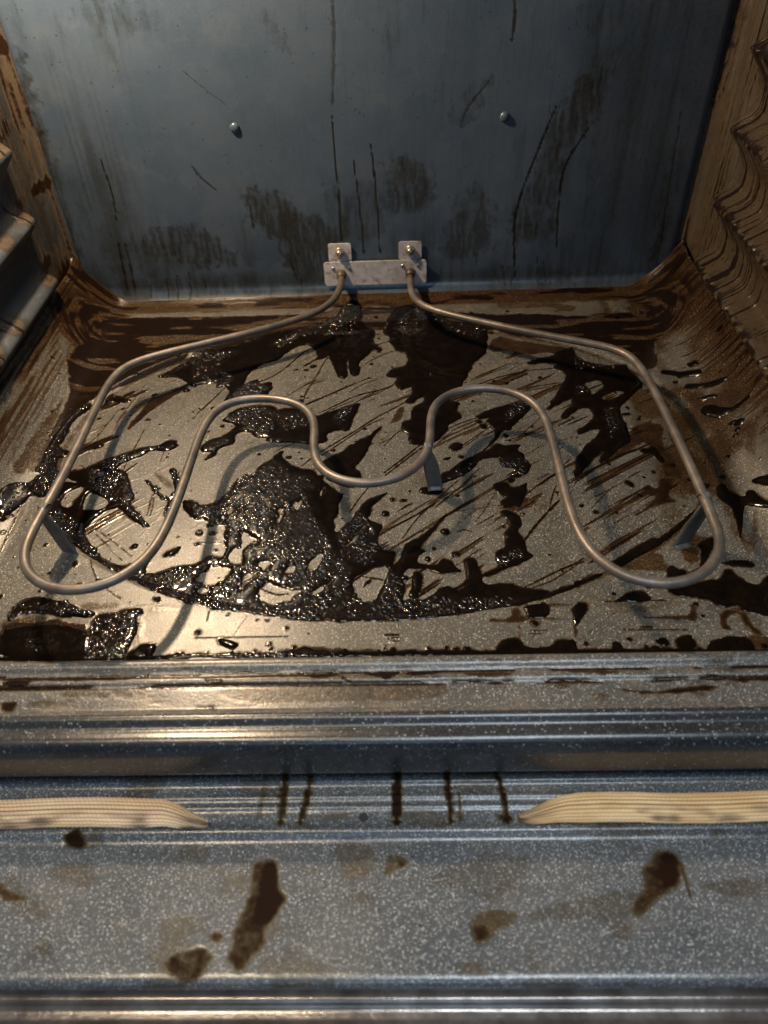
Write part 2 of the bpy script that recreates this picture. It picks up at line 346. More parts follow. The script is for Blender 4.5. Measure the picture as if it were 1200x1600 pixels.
WFILM='''.95 -364 379 -351 386 -337 379 -335 367 -353 367
.4 -345 386 -314 382 -314 367 -333 365
.7 -427 330 -404 317 -385 312 -389 307 -420 312
.72 -135 344 -114 354 -104 347 -96 322 -85 309 -93 294 -106 284 -108 257 -119 248 -134 236 -150 248 -141 279 -134 305 -129 326
.96 -121 347 -106 347 -99 319 -87 309 -100 292 -119 279 -130 282 -120 312
.7 -171 273 -162 279 -152 273 -156 263 -168 265
.7 -215 248 -200 257 -173 263 -162 251 -165 236 -180 227 -201 230 -213 239
.85 -209 251 -199 253 -196 239 -205 239
.35 -36 376 13 368 13 336 -23 325 -35 347
.5 21 359 43 357 54 346 32 335 21 334
.8 37 350 47 350 46 342 37 342
.75 321 348 343 360 357 358 361 340 350 319 331 313 312 296 296 287 295 296 307 316
.92 339 358 360 354 354 326 334 313 327 326
.3 173 297 249 310 307 320 300 290 264 282 216 284 175 287
.55 116 291 138 299 173 297 167 281 146 278 134 262 121 262 113 278
.78 119 281 136 281 135 265 121 264
.4 99 247 129 247 128 232 101 232
.6 119 241 129 241 127 233 118 234
.3 -373 349 -316 349 -301 320 -363 327
.25 50 321 132 360 205 352 164 314
.25 -428 342 -404 338 -337 293 -383 280
.8 157 403 174 397 171 391 162 391
.7 107 402 117 404 119 394 108 392
.4 247 381 470 379 468 373 246 376'''
WLINES='''4.5 .65 -103 454 -103 421 -104 391
4 .65 -71 452 -75 413 -81 391
3 .35 -128 450 -130 397
5 .8 37 457 36 419 36 390
3.5 .75 98 454 100 419 101 391
3 .7 160 453 167 418 167 390
2.5 .5 112 427 112 395
2 .5 359 345 361 307'''


# ------------------------------------------------------------------ numeric helpers
rng = np.random.default_rng(7)
def h2(i, j, seed):
    n = (i.astype(np.int64) * 374761393 + j.astype(np.int64) * 668265263 + seed * 974711) & 0x7fffffff
    n = ((n ^ (n >> 13)) * 1274126177) & 0x7fffffff
    return ((n ^ (n >> 16)) & 0xffff) / 65535.0
def vn(x, y, seed=0):
    x, y = np.broadcast_arrays(x, y)
    i = np.floor(x); j = np.floor(y); u = x - i; v = y - j
    u = u * u * (3 - 2 * u); v = v * v * (3 - 2 * v)
    a = h2(i, j, seed); b = h2(i + 1, j, seed); c = h2(i, j + 1, seed); d = h2(i + 1, j + 1, seed)
    return (a * (1 - u) + b * u) * (1 - v) + (c * (1 - u) + d * u) * v
def fbm(x, y, seed=0, o=3):
    s = 0; a = 0.5
    for k in range(o):
        s = s + a * vn(x * 2 ** k, y * 2 ** k, seed + k * 17); a *= 0.5
    return s / (1 - 0.5 ** o)
def sstep(a, b, x):
    t = np.clip((x - a) / (b - a), 0, 1); return t * t * (3 - 2 * t)
def pts(s): return np.array(s.split(), float).reshape(-1, 2) / 2000.0
def chaikin(P, r=0.22, closed=True):
    Q = np.roll(P, -1, 0) if closed else P[1:]
    A = P if closed else P[:-1]
    o = np.empty((2 * len(A), 2)); o[0::2] = A + (Q - A) * r; o[1::2] = A + (Q - A) * (1 - r)
    if not closed: o = np.vstack([P[:1], o, P[-1:]])
    return o
class Grid:
    def __init__(s, x0, x1, y0, y1, h):
        s.x = np.linspace(x0, x1, int(round((x1 - x0) / h)) + 1); s.y = np.linspace(y0, y1, int(round((y1 - y0) / h)) + 1)
        s.X, s.Y = np.meshgrid(s.x, s.y)
    def sub(s, P, m):
        i0, i1 = np.searchsorted(s.x, [P[:, 0].min() - m, P[:, 0].max() + m]); j0, j1 = np.searchsorted(s.y, [P[:, 1].min() - m, P[:, 1].max() + m])
        return (slice(j0, j1), slice(i0, i1))
def polysdf(P, X, Y):                      # positive inside
    d = np.full(X.shape, 1e9); ins = np.zeros(X.shape, bool)
    for a, b in zip(P, np.roll(P, -1, 0)):
        e = b - a; L = e @ e
        if L < 1e-12: continue
        t = np.clip(((X - a[0]) * e[0] + (Y - a[1]) * e[1]) / L, 0, 1)
        d = np.minimum(d, (X - a[0] - t * e[0]) ** 2 + (Y - a[1] - t * e[1]) ** 2)
        if a[1] != b[1]:
            c = ((a[1] > Y) != (b[1] > Y)) & (X < (b[0] - a[0]) * (Y - a[1]) / (b[1] - a[1]) + a[0]); ins ^= c
    d = np.sqrt(d); return np.where(ins, d, -d)
def linedist(P, X, Y):
    d = np.full(X.shape, 1e9)
    n = len(P) - 1; u = np.zeros(X.shape)
    for k in range(n):
        a, b = P[k], P[k + 1]; e = b - a; L = max(e @ e, 1e-12)
        t = np.clip(((X - a[0]) * e[0] + (Y - a[1]) * e[1]) / L, 0, 1)
        q = (X - a[0] - t * e[0]) ** 2 + (Y - a[1] - t * e[1]) ** 2
        u = np.where(q < d, (k + t) / n, u); d = np.minimum(d, q)
    return np.sqrt(d), u
def paint_polys(g, F, text, feather, seed=3, grit=0.35, rim=0.0):
    for l in text.strip().split('\n'):
        op, r = l.split(' ', 1); P = chaikin(pts(r)); sl = g.sub(P, feather * 3)
        X, Y = g.X[sl], g.Y[sl]
        if X.size == 0: continue
        d = polysdf(P, X, Y) + (fbm(X / 0.006, Y / 0.006, seed, 3) - 0.5) * feather * 2.2
        v = float(op) * sstep(-feather, feather, d) * (1 - grit * min(1.0, 2.6 * (1.03 - float(op))) * fbm(X / 0.004, Y / 0.004, seed + 9, 3))
        if rim: v = v + rim * np.exp(-(d / 0.0011) ** 2) * sstep(0.45, 0.6, fbm(X / 0.008, Y / 0.012, seed + 5, 3))
        F[sl] = np.maximum(F[sl], v)
def paint_lines(g, F, text, seed=5):
    for l in text.strip().split('\n'):
        w, op, r = l.split(' ', 2); w = float(w) / 2000; P = chaikin(chaikin(pts(r), closed=False), closed=False); sl = g.sub(P, w * 3)
        X, Y = g.X[sl], g.Y[sl]
        if X.size == 0: continue
        d, u = linedist(P, X, Y)
        ww = w * (0.45 + 0.9 * vn(u * len(P) * 1.7, u * 0, seed)) * (0.5 + 1.6 * np.sqrt(np.clip(u * (1 - u), 0, 1)))
        F[sl] = np.maximum(F[sl], float(op) * (1 - sstep(ww * 0.6, ww * 1.5, d)))

# ------------------------------------------------------------------ object helpers
def link(o, parent=None, label=None, cat=None, group=None, kind=None):
    C.objects.link(o)
    if parent is not None: o.parent = parent
    if label: o['label'] = label
    if cat: o['category'] = cat
    if group: o['group'] = group
    if kind: o['kind'] = kind
    return o
def empty(name, loc=(0, 0, 0), **kw):
    o = bpy.data.objects.new(name, None); o.location = loc; o.empty_display_size = 0.02
    return link(o, **kw)
def mesh_np(name, V, Fq, mat, attrs=None, smooth=True, **kw):
    me = bpy.data.meshes.new(name); V = np.asarray(V, np.float32); Fq = np.asarray(Fq, np.int32); n = Fq.shape[1]
    me.vertices.add(len(V)); me.vertices.foreach_set('co', V.ravel())
    me.loops.add(Fq.size); me.loops.foreach_set('vertex_index', Fq.ravel())
    me.polygons.add(len(Fq)); me.polygons.foreach_set('loop_start', np.arange(len(Fq), dtype=np.int32) * n)
    me.polygons.foreach_set('use_smooth', np.full(len(Fq), smooth))
    for k, v in (attrs or {}).items():
        a = me.attributes.new(k, 'FLOAT', 'POINT'); a.data.foreach_set('value', np.asarray(v, np.float32).ravel())
    me.update(calc_edges=True); me.validate()
    me.materials.append(mat)
    return link(bpy.data.objects.new(name, me), **kw)
def gridfaces(ny, nx, mask=None, wrap=False):
    idx = np.arange(ny * nx).reshape(ny, nx)
    if wrap: idx = np.hstack([idx, idx[:, :1]])
    q = np.stack([idx[:-1, :-1], idx[:-1, 1:], idx[1:, 1:], idx[1:, :-1]], -1)
    if mask is not None:
        m = mask[:-1, :-1] | mask[:-1, 1:] | mask[1:, 1:] | mask[1:, :-1]; q = q[m]
        q = q.reshape(-1, 4); used, inv = np.unique(q, return_inverse=True)
        return inv.reshape(-1, 4), used
    return q.reshape(-1, 4)
def bm_obj(name, bm, mat, smooth=True, **kw):
    me = bpy.data.meshes.new(name)
    bmesh.ops.recalc_face_normals(bm, faces=bm.faces)
    bm.to_mesh(me); bm.free(); me.materials.append(mat)
    for p in me.polygons: p.use_smooth = smooth
    if smooth and hasattr(me, 'set_sharp_from_angle'): me.set_sharp_from_angle(angle=math.radians(40))
    return link(bpy.data.objects.new(name, me), **kw)
def tube(name, path, rad, mat, seg=16, cap=True, **kw):
    P = np.asarray(path, float); n = len(P); T = np.gradient(P, axis=0); T /= np.linalg.norm(T, axis=1)[:, None]
    R = np.full(n, rad) if np.isscalar(rad) else np.asarray(rad)
    up = np.array([0, 0, 1.0]); N = []
    v = np.cross(T[0], up); v /= max(np.linalg.norm(v), 1e-9)
    for t in T:
        v = v - t * (v @ t); v /= np.linalg.norm(v); N.append(v)
    N = np.array(N); B = np.cross(T, N); a = np.arange(seg) * 2 * np.pi / seg
    V = P[:, None] + R[:, None, None] * (N[:, None] * np.cos(a)[None, :, None] + B[:, None] * np.sin(a)[None, :, None])
    s = np.concatenate([[0], np.cumsum(np.linalg.norm(np.diff(P, axis=0), axis=1))])
    return mesh_np(name, V.reshape(-1, 3), gridfaces(n, seg, wrap=True), mat, dict(along=np.repeat(s, seg)), **kw)

# ------------------------------------------------------------------ materials
class NT:
    def __init__(s, name):
        s.m = bpy.data.materials.new(name); s.m.use_nodes = True; s.t = s.m.node_tree; s.b = s.t.nodes['Principled BSDF']
        s.co = s.t.nodes.new('ShaderNodeTexCoord').outputs['Object']
    def set(s, **k):
        for a, v in k.items():
            i = s.b.inputs[a.replace('_', ' ')]
            if hasattr(v, 'is_linked') or isinstance(v, bpy.types.NodeSocket): s.t.links.new(v, i)
            else: i.default_value = v if not isinstance(v, tuple) or len(v) == 4 or len(v) == 2 else (*v, 1)
        return s
    def put(s, i, v):
        if isinstance(v, bpy.types.NodeSocket): s.t.links.new(v, i)
        elif isinstance(v, tuple) and len(v) == 3 and i.type == 'RGBA': i.default_value = (*v, 1)
        else: i.default_value = v
    def m_(s, op, a, b=0.0, c=None, clamp=False):
        n = s.t.nodes.new('ShaderNodeMath'); n.operation = op; n.use_clamp = clamp
        s.put(n.inputs[0], a); s.put(n.inputs[1], b)
        if c is not None: s.put(n.inputs[2], c)
        return n.outputs[0]
    def mix(s, f, a, b):
        n = s.t.nodes.new('ShaderNodeMix'); n.data_type = 'RGBA'
        s.put(n.inputs[0], f); s.put(n.inputs[6], a); s.put(n.inputs[7], b); return n.outputs[2]
    def ramp(s, v, a, b, o0=0.0, o1=1.0):
        n = s.t.nodes.new('ShaderNodeMapRange'); n.interpolation_type = 'SMOOTHSTEP'
        s.put(n.inputs[0], v); n.inputs[1].default_value = a; n.inputs[2].default_value = b; n.inputs[3].default_value = o0; n.inputs[4].default_value = o1
        return n.outputs[0]
    def noise(s, scale, detail=3, rough=0.55, vec=None, stretch=None, dist=0.0):
        n = s.t.nodes.new('ShaderNodeTexNoise'); n.inputs['Scale'].default_value = scale; n.inputs['Detail'].default_value = detail
        n.inputs['Roughness'].default_value = rough; n.inputs['Distortion'].default_value = dist
        v = vec or s.co
        if stretch:
            mp = s.t.nodes.new('ShaderNodeMapping'); mp.inputs['Scale'].default_value = stretch; s.t.links.new(v, mp.inputs[0]); v = mp.outputs[0]
        s.t.links.new(v, n.inputs['Vector']); return n.outputs[0]
    def voro(s, scale, feature='F1', rand=1.0):
        n = s.t.nodes.new('ShaderNodeTexVoronoi'); n.inputs['Scale'].default_value = scale; n.inputs['Randomness'].default_value = rand
        n.feature = feature; s.t.links.new(s.co, n.inputs['Vector']); return n.outputs['Distance'], n.outputs['Color']
    def attr(s, name):
        n = s.t.nodes.new('ShaderNodeAttribute'); n.attribute_name = name; return n.outputs['Fac']
    def bump(s, h, strength=0.3, dist=0.001, normal=None):
        n = s.t.nodes.new('ShaderNodeBump'); n.inputs['Strength'].default_value = strength; n.inputs['Distance'].default_value = dist
        s.t.links.new(h, n.inputs['Height'])
        if normal: s.t.links.new(normal, n.inputs['Normal'])
        return n.outputs[0]
    def sep(s, col, k=0):
        n = s.t.nodes.new('ShaderNodeSeparateColor'); s.t.links.new(col, n.inputs[0]); return n.outputs[k]

def enamel(name, base, base2, speck, rough=0.36, film=True, speckscale=620.0, amount=0.45, brown=(0.085, 0.038, 0.014), dark=(0.010, 0.005, 0.003), streak=None, filmrough=0.22, haze=(0.30, 0.24, 0.17), hazeamt=0.0, peel=0.25, peelscale=420.0, filmspec=0.3, tint=(0.46, 0.30, 0.16), cover=0.8, gscale=1500.0, grain=0.5, fgain=0.7, fscale=230.0):
    t = NT(name)
    big = t.noise(14, 4, 0.6); col = t.mix(t.ramp(big, 0.35, 0.65), base, base2)
    fine = t.noise(gscale, 2, 0.7); col = t.mix(t.ramp(fine, 0.45, 0.66, 0, grain), col, tuple(c * 0.38 for c in base))
    d0, c0 = t.voro(1250.0); col = t.mix(t.m_('MULTIPLY', t.ramp(t.sep(c0, 0), 0.62, 0.95, 0, grain * 1.3), t.ramp(d0, 0.45, 0.2)), col, tuple(0.3 * a + 0.55 * b for a, b in zip(base, speck)))
    d, c = t.voro(speckscale); sel = t.ramp(t.sep(c, 0), 1 - amount, 1 - amount + 0.15)
    r = t.m_('MULTIPLY', t.sep(c, 1), 0.26); sp = t.m_('MULTIPLY', sel, t.m_('SUBTRACT', 1.0, t.m_('MULTIPLY', t.m_('SUBTRACT', d, r), 9.0, clamp=True), clamp=True))
    col = t.mix(t.m_('MULTIPLY', sp, 0.85), col, speck)
    d2, c2 = t.voro(260.0); sp2 = t.m_('MULTIPLY', t.ramp(t.sep(c2, 0), 0.93, 0.95), t.ramp(d2, 0.30, 0.12))
    col = t.mix(t.m_('MULTIPLY', sp2, 0.7), col, (0.015, 0.008, 0.005))
    rg = t.m_('ADD', rough - 0.06, t.m_('MULTIPLY', t.noise(60, 4, 0.6), 0.14))
    if hazeamt:
        hz = t.ramp(t.noise(34, 6, 0.7, dist=0.6), 0.48, 0.72, 0, hazeamt); col = t.mix(hz, col, haze)
    peeln = t.noise(peelscale, 2, 0.5)
    if film:
        f = t.attr('film')
        if streak:
            st = t.noise(1.0, 4, 0.65, stretch=streak); f = t.m_('MULTIPLY_ADD', t.ramp(st, 0.50, 0.85), 0.35, f)
        n1 = t.noise(fscale, 4, 0.6)
        fm = t.m_('MULTIPLY_ADD', t.m_('SUBTRACT', n1, 0.5), t.m_('MULTIPLY', f, fgain), f)
        mm = t.t.nodes.new('ShaderNodeMix'); mm.data_type = 'RGBA'; mm.blend_type = 'MULTIPLY'; mm.inputs[0].default_value = 1.0
        t.put(mm.inputs[6], col); t.put(mm.inputs[7], tint); tinted = mm.outputs[2]
        col = t.mix(t.ramp(fm, 0.05, 0.50, 0, 1.0), col, tinted)
        col = t.mix(t.ramp(fm, 0.35, 0.75, 0, cover), col, brown)
        col = t.mix(t.ramp(fm, 0.50, 0.90), col, dark)
        n = t.t.nodes.new('ShaderNodeMix'); t.put(n.inputs[0], t.ramp(fm, 0.15, 0.7)); t.put(n.inputs[2], rg); n.inputs[3].default_value = filmrough; rg = n.outputs[0]
        bh = t.m_('ADD', t.m_('MULTIPLY', peeln, peel), t.m_('MULTIPLY', fm, 1.3))
        bh = t.m_('ADD', bh, t.m_('MULTIPLY', sp, 0.25))
    else:
        bh = t.m_('ADD', t.m_('MULTIPLY', peeln, peel), t.m_('MULTIPLY', sp, 0.25))
    nm = t.bump(bh, 0.5, 0.0006)
    spc = t.m_('MULTIPLY_ADD', t.ramp(fm, 0.2, 0.8), filmspec - 0.6, 0.6) if film else 0.6
    return t.set(Base_Color=col, Roughness=rg, Normal=nm, Specular_IOR_Level=spc).m

def metal(name, base, base2, rough=0.4, metallic=0.85, scale=90, rust=0.0, rustcol=(0.16, 0.07, 0.035)):
    t = NT(name); n = t.noise(scale, 5, 0.65)
    col = t.mix(t.ramp(n, 0.35, 0.7), base, base2)
    if rust: col = t.mix(t.ramp(t.noise(scale * 1.7, 5, 0.7), 0.62 - rust * 0.3, 0.72), col, rustcol)
    col = t.mix(t.ramp(t.noise(22, 3, 0.6), 0.45, 0.68, 0, 0.55), col, tuple(c * 0.45 for c in base))
    rg = t.m_('ADD', rough - 0.12, t.m_('MULTIPLY', t.noise(scale * 3, 3, 0.6), 0.28))
    return t.set(Base_Color=col, Roughness=rg, Metallic=metallic, Normal=t.bump(t.noise(scale * 9, 3, 0.6), 0.25, 0.0004)).m

M_floor = enamel("floor_enamel", (0.052, 0.051, 0.046), (0.070, 0.068, 0.061), (0.50, 0.47, 0.39), rough=0.36, amount=0.62, peel=0.45, peelscale=900.0, hazeamt=0.30, haze=(0.13, 0.105, 0.072), speckscale=800, brown=(0.028, 0.014, 0.007), dark=(0.006, 0.0032, 0.002), fgain=0.45, fscale=120.0, filmrough=0.14, filmspec=0.22, grain=1.0, gscale=1000.0)
M_wall = enamel("wall_enamel", (0.034, 0.042, 0.055), (0.052, 0.060, 0.072), (0.26, 0.27, 0.28), rough=0.32, amount=0.15, streak=(650, 650, 9), tint=(0.60, 0.47, 0.33), brown=(0.100, 0.078, 0.054), dark=(0.012, 0.006, 0.0035), filmrough=0.26, grain=0.3)
M_wallr = enamel("caked_wall_enamel", (0.050, 0.046, 0.040), (0.070, 0.064, 0.056), (0.25, 0.24, 0.22), rough=0.34, amount=0.15, streak=(500, 500, 12), tint=(0.60, 0.46, 0.32), brown=(0.072, 0.054, 0.036), dark=(0.008, 0.005, 0.0035), filmrough=0.24, grain=0.3)
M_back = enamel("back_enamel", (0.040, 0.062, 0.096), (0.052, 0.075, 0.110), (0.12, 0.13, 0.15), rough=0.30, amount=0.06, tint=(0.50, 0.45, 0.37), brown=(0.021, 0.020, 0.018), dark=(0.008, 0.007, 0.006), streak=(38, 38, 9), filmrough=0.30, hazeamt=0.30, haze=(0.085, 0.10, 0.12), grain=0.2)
M_frame = enamel("frame_enamel", (0.062, 0.074, 0.088), (0.090, 0.100, 0.112), (0.80, 0.86, 0.92), rough=0.24, amount=0.55, speckscale=1050, grain=0.75, peel=0.42, peelscale=800.0, brown=(0.036, 0.020, 0.008), dark=(0.010, 0.005, 0.003), hazeamt=0.25, haze=(0.15, 0.13, 0.105), filmrough=0.55, filmspec=0.03, tint=(0.36, 0.25, 0.10), cover=0.6)
M_sill = enamel("sill_enamel", (0.058, 0.062, 0.064), (0.080, 0.082, 0.082), (0.60, 0.60, 0.58), rough=0.30, amount=0.60, speckscale=900, grain=0.85, gscale=1100.0, peel=0.4, peelscale=800.0, brown=(0.030, 0.015, 0.007), dark=(0.006, 0.0032, 0.002), hazeamt=0.55, haze=(0.15, 0.12, 0.085), filmrough=0.2, cover=0.95)
M_lip = enamel("lip_enamel", (0.014, 0.017, 0.021), (0.024, 0.028, 0.033), (0.30, 0.34, 0.40), rough=0.26, amount=0.45, brown=(0.070, 0.042, 0.018), dark=(0.012, 0.007, 0.004))  # far darker than the sill: the front face's shade sits in the colour

def grease_mat(name="burnt_grease", froth=False):
    t = NT(name); fo = t.attr('foam')
    n = t.noise(120, 4, 0.6)
    col = t.mix(t.ramp(n, 0.4, 0.8), (0.003, 0.002, 0.0016), (0.006, 0.0035, 0.002))
    col = t.mix(t.m_('MULTIPLY', fo, 0.4), col, (0.009, 0.005, 0.003))
    h = t.m_('ADD', t.m_('MULTIPLY', t.noise(420, 2, 0.5), t.m_('MULTIPLY_ADD', fo, 0.22, 0.02)), t.m_('MULTIPLY', t.noise(80, 3, 0.5), 0.35))
    rg = t.m_('MULTIPLY_ADD', t.noise(45, 3, 0.6), 0.10, 0.045)
    if froth: return t.set(Base_Color=(0.003, 0.002, 0.0015, 1), Roughness=0.05, Specular_IOR_Level=0.62).m
    return t.set(Base_Color=col, Roughness=rg, Normal=t.bump(h, 0.5, 0.0010), Specular_IOR_Level=t.m_('MULTIPLY_ADD', fo, 0.24, 0.07)).m
M_grease = grease_mat(); M_froth = grease_mat("grease_froth", True)
M_rod = metal("heater_sheath", (0.095, 0.086, 0.079), (0.165, 0.145, 0.130), rough=0.42, metallic=0.45, scale=60, rust=0.42, rustcol=(0.13, 0.085, 0.062))
M_zinc = metal("zinc_plate", (0.66, 0.66, 0.68), (0.50, 0.48, 0.47), rough=0.36, metallic=0.35, scale=70, rust=0.45, rustcol=(0.15, 0.10, 0.075))
M_screw = metal("screw_steel", (0.62, 0.58, 0.50), (0.45, 0.42, 0.38), rough=0.28, metallic=0.95, scale=200)
M_leg = metal("leg_steel", (0.075, 0.076, 0.082), (0.11, 0.108, 0.108), rough=0.5, metallic=0.4, scale=120, rust=0.2)
M_collar = metal("scorched_collar", (0.05, 0.035, 0.028), (0.09, 0.065, 0.05), rough=0.5, metallic=0.3, scale=200)
M_roof = enamel("dark_roof_enamel", (0.012, 0.011, 0.010), (0.018, 0.016, 0.014), (0.03, 0.03, 0.03), rough=0.6, film=False)  # unseen roof, blackened to keep bulb bounce out of the grease reflections
M_dark = NT("hollow_dark").set(Base_Color=(0.01, 0.01, 0.01, 1), Roughness=0.7).m

# ------------------------------------------------------------------ the oven
oven = empty("oven", (0, 0, 0), label="open enamelled oven cavity with grimy ribbed side walls, seen from its front sill", cat="oven")

XC, CW, CH = .268, .052, .045
Y0, Y1 = 0.283, 0.776
def floorz(X, Y):
    t = np.clip((np.abs(X) - XC) / CW, 0, 1); z = CH * t ** 2.2
    r = (np.abs((X - RING[0]) / RING[2]) ** RING[4] + np.abs((Y - RING[1]) / RING[3]) ** RING[4]) ** (1 / RING[4])
    z = z - 0.0042 * (1 - sstep(0.965, 1.012, r))
    z = z + 0.010 * np.clip((Y - 0.736) / 0.030, 0, 2) ** 2
    z = z + (fbm(X / 0.09, Y / 0.09, 41, 2) - 0.5) * 0.0016
    return z, r
G = Grid(-0.322, 0.322, Y0, Y1, 0.0009)
Zf, Rr_ = floorz(G.X, G.Y)
film = np.zeros(G.X.shape)
paint_polys(G, film, FILM, 0.0016)
paint_lines(G, film, LINES)
# ragged wiped smears
ang = np.where(G.X < -0.1, 1.10, 0.80) + 0.5 * (G.Y - 0.5)
wx = 0.030 * (fbm(G.X / 0.11, G.Y / 0.11, 210, 2) - 0.5); X2, Y2 = G.X + wx - 0.7 * G.Y * G.X, G.Y + wx
U = X2 * np.cos(0.85) + Y2 * np.sin(0.85); V = -X2 * np.sin(0.85) + Y2 * np.cos(0.85)
sm = fbm(U / 0.055, V / 0.0045, 201, 4); msk = fbm(U / 0.07, V / 0.035, 202, 3)
bias = 0.10 * sstep(0.0, 0.2, G.X)
fine = fbm(U / 0.030, V / 0.0011, 203, 3)
inr = 1 - sstep(0.93, 1.0, Rr_)
film = np.maximum(film, inr * (0.50 + 0.45 * sstep(0.4, 0.7, fine)) * sstep(0.655, 0.69, sm + bias * 0.5 + 0.10 * (fine - 0.5)) * sstep(0.48, 0.58, msk + bias))
film = np.maximum(film, inr * 0.30 * sstep(0.60, 0.78, fine) * sstep(0.48, 0.62, msk + bias))
# squeegee scratches left by wiping
ax = np.where(G.X < -0.12, 1.25, 0.95)
for k in range(110):
    cx, cy = rng.uniform(-0.26, 0.26), rng.uniform(0.31, 0.69)
    a = (1.15 if cx < -0.1 else 0.85) + rng.normal(0, .30) + (0.25 * (cy - 0.5) / 0.2); L = rng.uniform(0.008, 0.05); bend = rng.normal(0, .35)
    P = np.array([[cx + L * u * math.cos(a + bend * u), cy + L * u * math.sin(a + bend * u)] for u in np.linspace(-1, 1, 5)])
    op = rng.uniform(.15, .6); w = rng.uniform(.35, .8)
    paint_lines(G, film, '%f %f %s' % (w, op, ' '.join('%f %f' % (q[0] * 2000, q[1] * 2000) for q in P)), seed=k)
for k in range(500):   # spatter
    q = np.array([[rng.uniform(-0.31, 0.31), rng.uniform(0.285, 0.74)]]); r = rng.exponential(0.0006) + 0.0003
    sl = G.sub(q, r * 2.5); d = np.hypot(G.X[sl] - q[0, 0], G.Y[sl] - q[0, 1]); film[sl] = np.maximum(film[sl], 0.9 * (1 - sstep(r * .7, r * 1.2, d)))
edge = sstep(0.275, 0.325, np.abs(G.X))
strk = fbm(G.Y / 0.0018 + np.abs(G.X) * 30, G.X / 0.03, 77, 4)
brush = fbm(np.abs(G.X) / 0.0011, G.Y / 0.06, 78, 4)
outer = sstep(1.0, 1.04, Rr_) * sstep(0.56, 0.62, G.Y)
film = film * (1 - outer * 0.55 * sstep(0.52, 0.60, fbm(G.X / 0.045, G.Y / 0.009, 220, 3)))
right = sstep(0.16, 0.27, G.X)
film = np.maximum(film, right * (0.12 + 0.5 * sstep(0.45, 0.75, fbm(G.X / 0.03, G.Y / 0.05, 5, 4))))
backR = sstep(0.42, 0.60, G.Y)
film = np.maximum(film, edge * np.where(G.X > 0, 0.30 + 0.25 * backR + 0.45 * sstep(0.42, 0.68, strk) * (0.35 + 0.65 * backR), 0.30 + 0.62 * sstep(0.38, 0.66, brush)))
# fans of brushed grime in the two back corners
for sx in (-1, 1):
    dx, dy = sx * G.X - 0.268, G.Y - 0.700; rad = np.hypot(dx, dy); th = np.arctan2(dy, dx)
    m = sstep(0.085, 0.035, rad + 0.02 * (fbm(G.X / 0.02, G.Y / 0.02, 61, 2) - 0.5)) * sstep(-0.020, 0.012, dx)
    film = np.maximum(film, m * (0.50 + 0.45 * sstep(0.40, 0.65, fbm(rad / 0.0028 + 2 * fbm(G.X / .02, G.Y / .02, 63, 2), th * 2.2, 64, 3))))
film = np.maximum(film, sstep(0.728, 0.738, G.Y) * (0.52 + 0.5 * sstep(0.5, 0.7, fbm(G.X / 0.03, G.Y / 0.006, 15, 3))))
ringline = np.exp(-((Rr_ - 0.975) / 0.010) ** 2)
film = np.maximum(film, ringline * np.where((G.X < 0.12), 0.85, 0.45) * (0.5 + 0.8 * fbm(G.X / 0.01, G.Y / 0.01, 25, 3)))

# grease
D = np.full(G.X.shape, -0.02)
for l in GREASE.strip().split('\n'):
    P = chaikin(pts(l[1:]), 0.2); sl = G.sub(P, 0.012); X, Y = G.X[sl], G.Y[sl]
    s = polysdf(P, X, Y)
    D[sl] = np.maximum(D[sl], s) if l[0] == '+' else np.minimum(D[sl], -s)
q = pts(DOTS)
for k, c in enumerate(q):
    r = rng.uniform(0.0012, 0.0026); sl = G.sub(c[None], 0.008); D[sl] = np.maximum(D[sl], r - np.hypot(G.X[sl] - c[0], (G.Y[sl] - c[1]) * rng.uniform(.7, 1.2)))
for k in range(260):   # burnt crumbs, thickest along the front seam
    if k < 110: c = np.array([rng.uniform(-0.30, 0.30), 0.2845 + abs(rng.normal(0, .0035))])
    else: c = np.array([rng.uniform(-0.29, 0.29), rng.uniform(0.30, 0.72)])
    r = min(0.0005 + rng.exponential(0.0006), 0.0028); sl = G.sub(c[None], 0.006); D[sl] = np.maximum(D[sl], r - np.hypot(G.X[sl] - c[0], G.Y[sl] - c[1]))
foam = np.zeros(G.X.shape)
for l in FOAM.strip().split('\n'):
    P = pts(l); sl = G.sub(P, 0.012); s = polysdf(P, G.X[sl], G.Y[sl]); foam[sl] = np.maximum(foam[sl], sstep(-0.004, 0.004, s))
D = D + 0.0008 + (fbm(G.X / 0.007, G.Y / 0.007, 51, 3) - 0.5) * 0.0022 + (fbm(G.X / 0.0025, G.Y / 0.0025, 52, 2) - 0.5) * 0.0012 * foam
bub = np.zeros(G.X.shape)
jj, ii = np.nonzero((foam > 0.25) & (D > -0.0002)); n = len(jj)
pick = rng.choice(n, size=min(n, 30000), replace=False); h = G.x[1] - G.x[0]
for a in pick:
    r = float(np.clip(rng.lognormal(math.log(0.00115), 0.36), 0.0007, 0.0036)); R_ = int(r / h) + 1
    j, i = jj[a], ii[a]; j0, j1, i0, i1 = max(j - R_, 0), j + R_ + 1, max(i - R_, 0), i + R_ + 1
    dd = (G.X[j0:j1, i0:i1] - G.x[i]) ** 2 + (G.Y[j0:j1, i0:i1] - G.y[j]) ** 2
    bub[j0:j1, i0:i1] = np.maximum(bub[j0:j1, i0:i1], np.sqrt(np.clip(r * r - dd, 0, None)) * 0.12)
thick = 0.0013 * (1 - np.exp(-np.clip(D, 0, None) / 0.0018)) + np.where(D < 0, D * 0.8, 0) - 0.00012
thick = thick + 0.0005 * (fbm(G.X / 0.012, G.Y / 0.012, 61, 3) - 0.3) * sstep(0, 0.004, D) + bub * sstep(-0.0006, 0.0012, D) * sstep(0.1, 0.5, foam)
Zg = Zf + thick
fq, used = gridfaces(*G.X.shape, mask=(D > -0.0003))
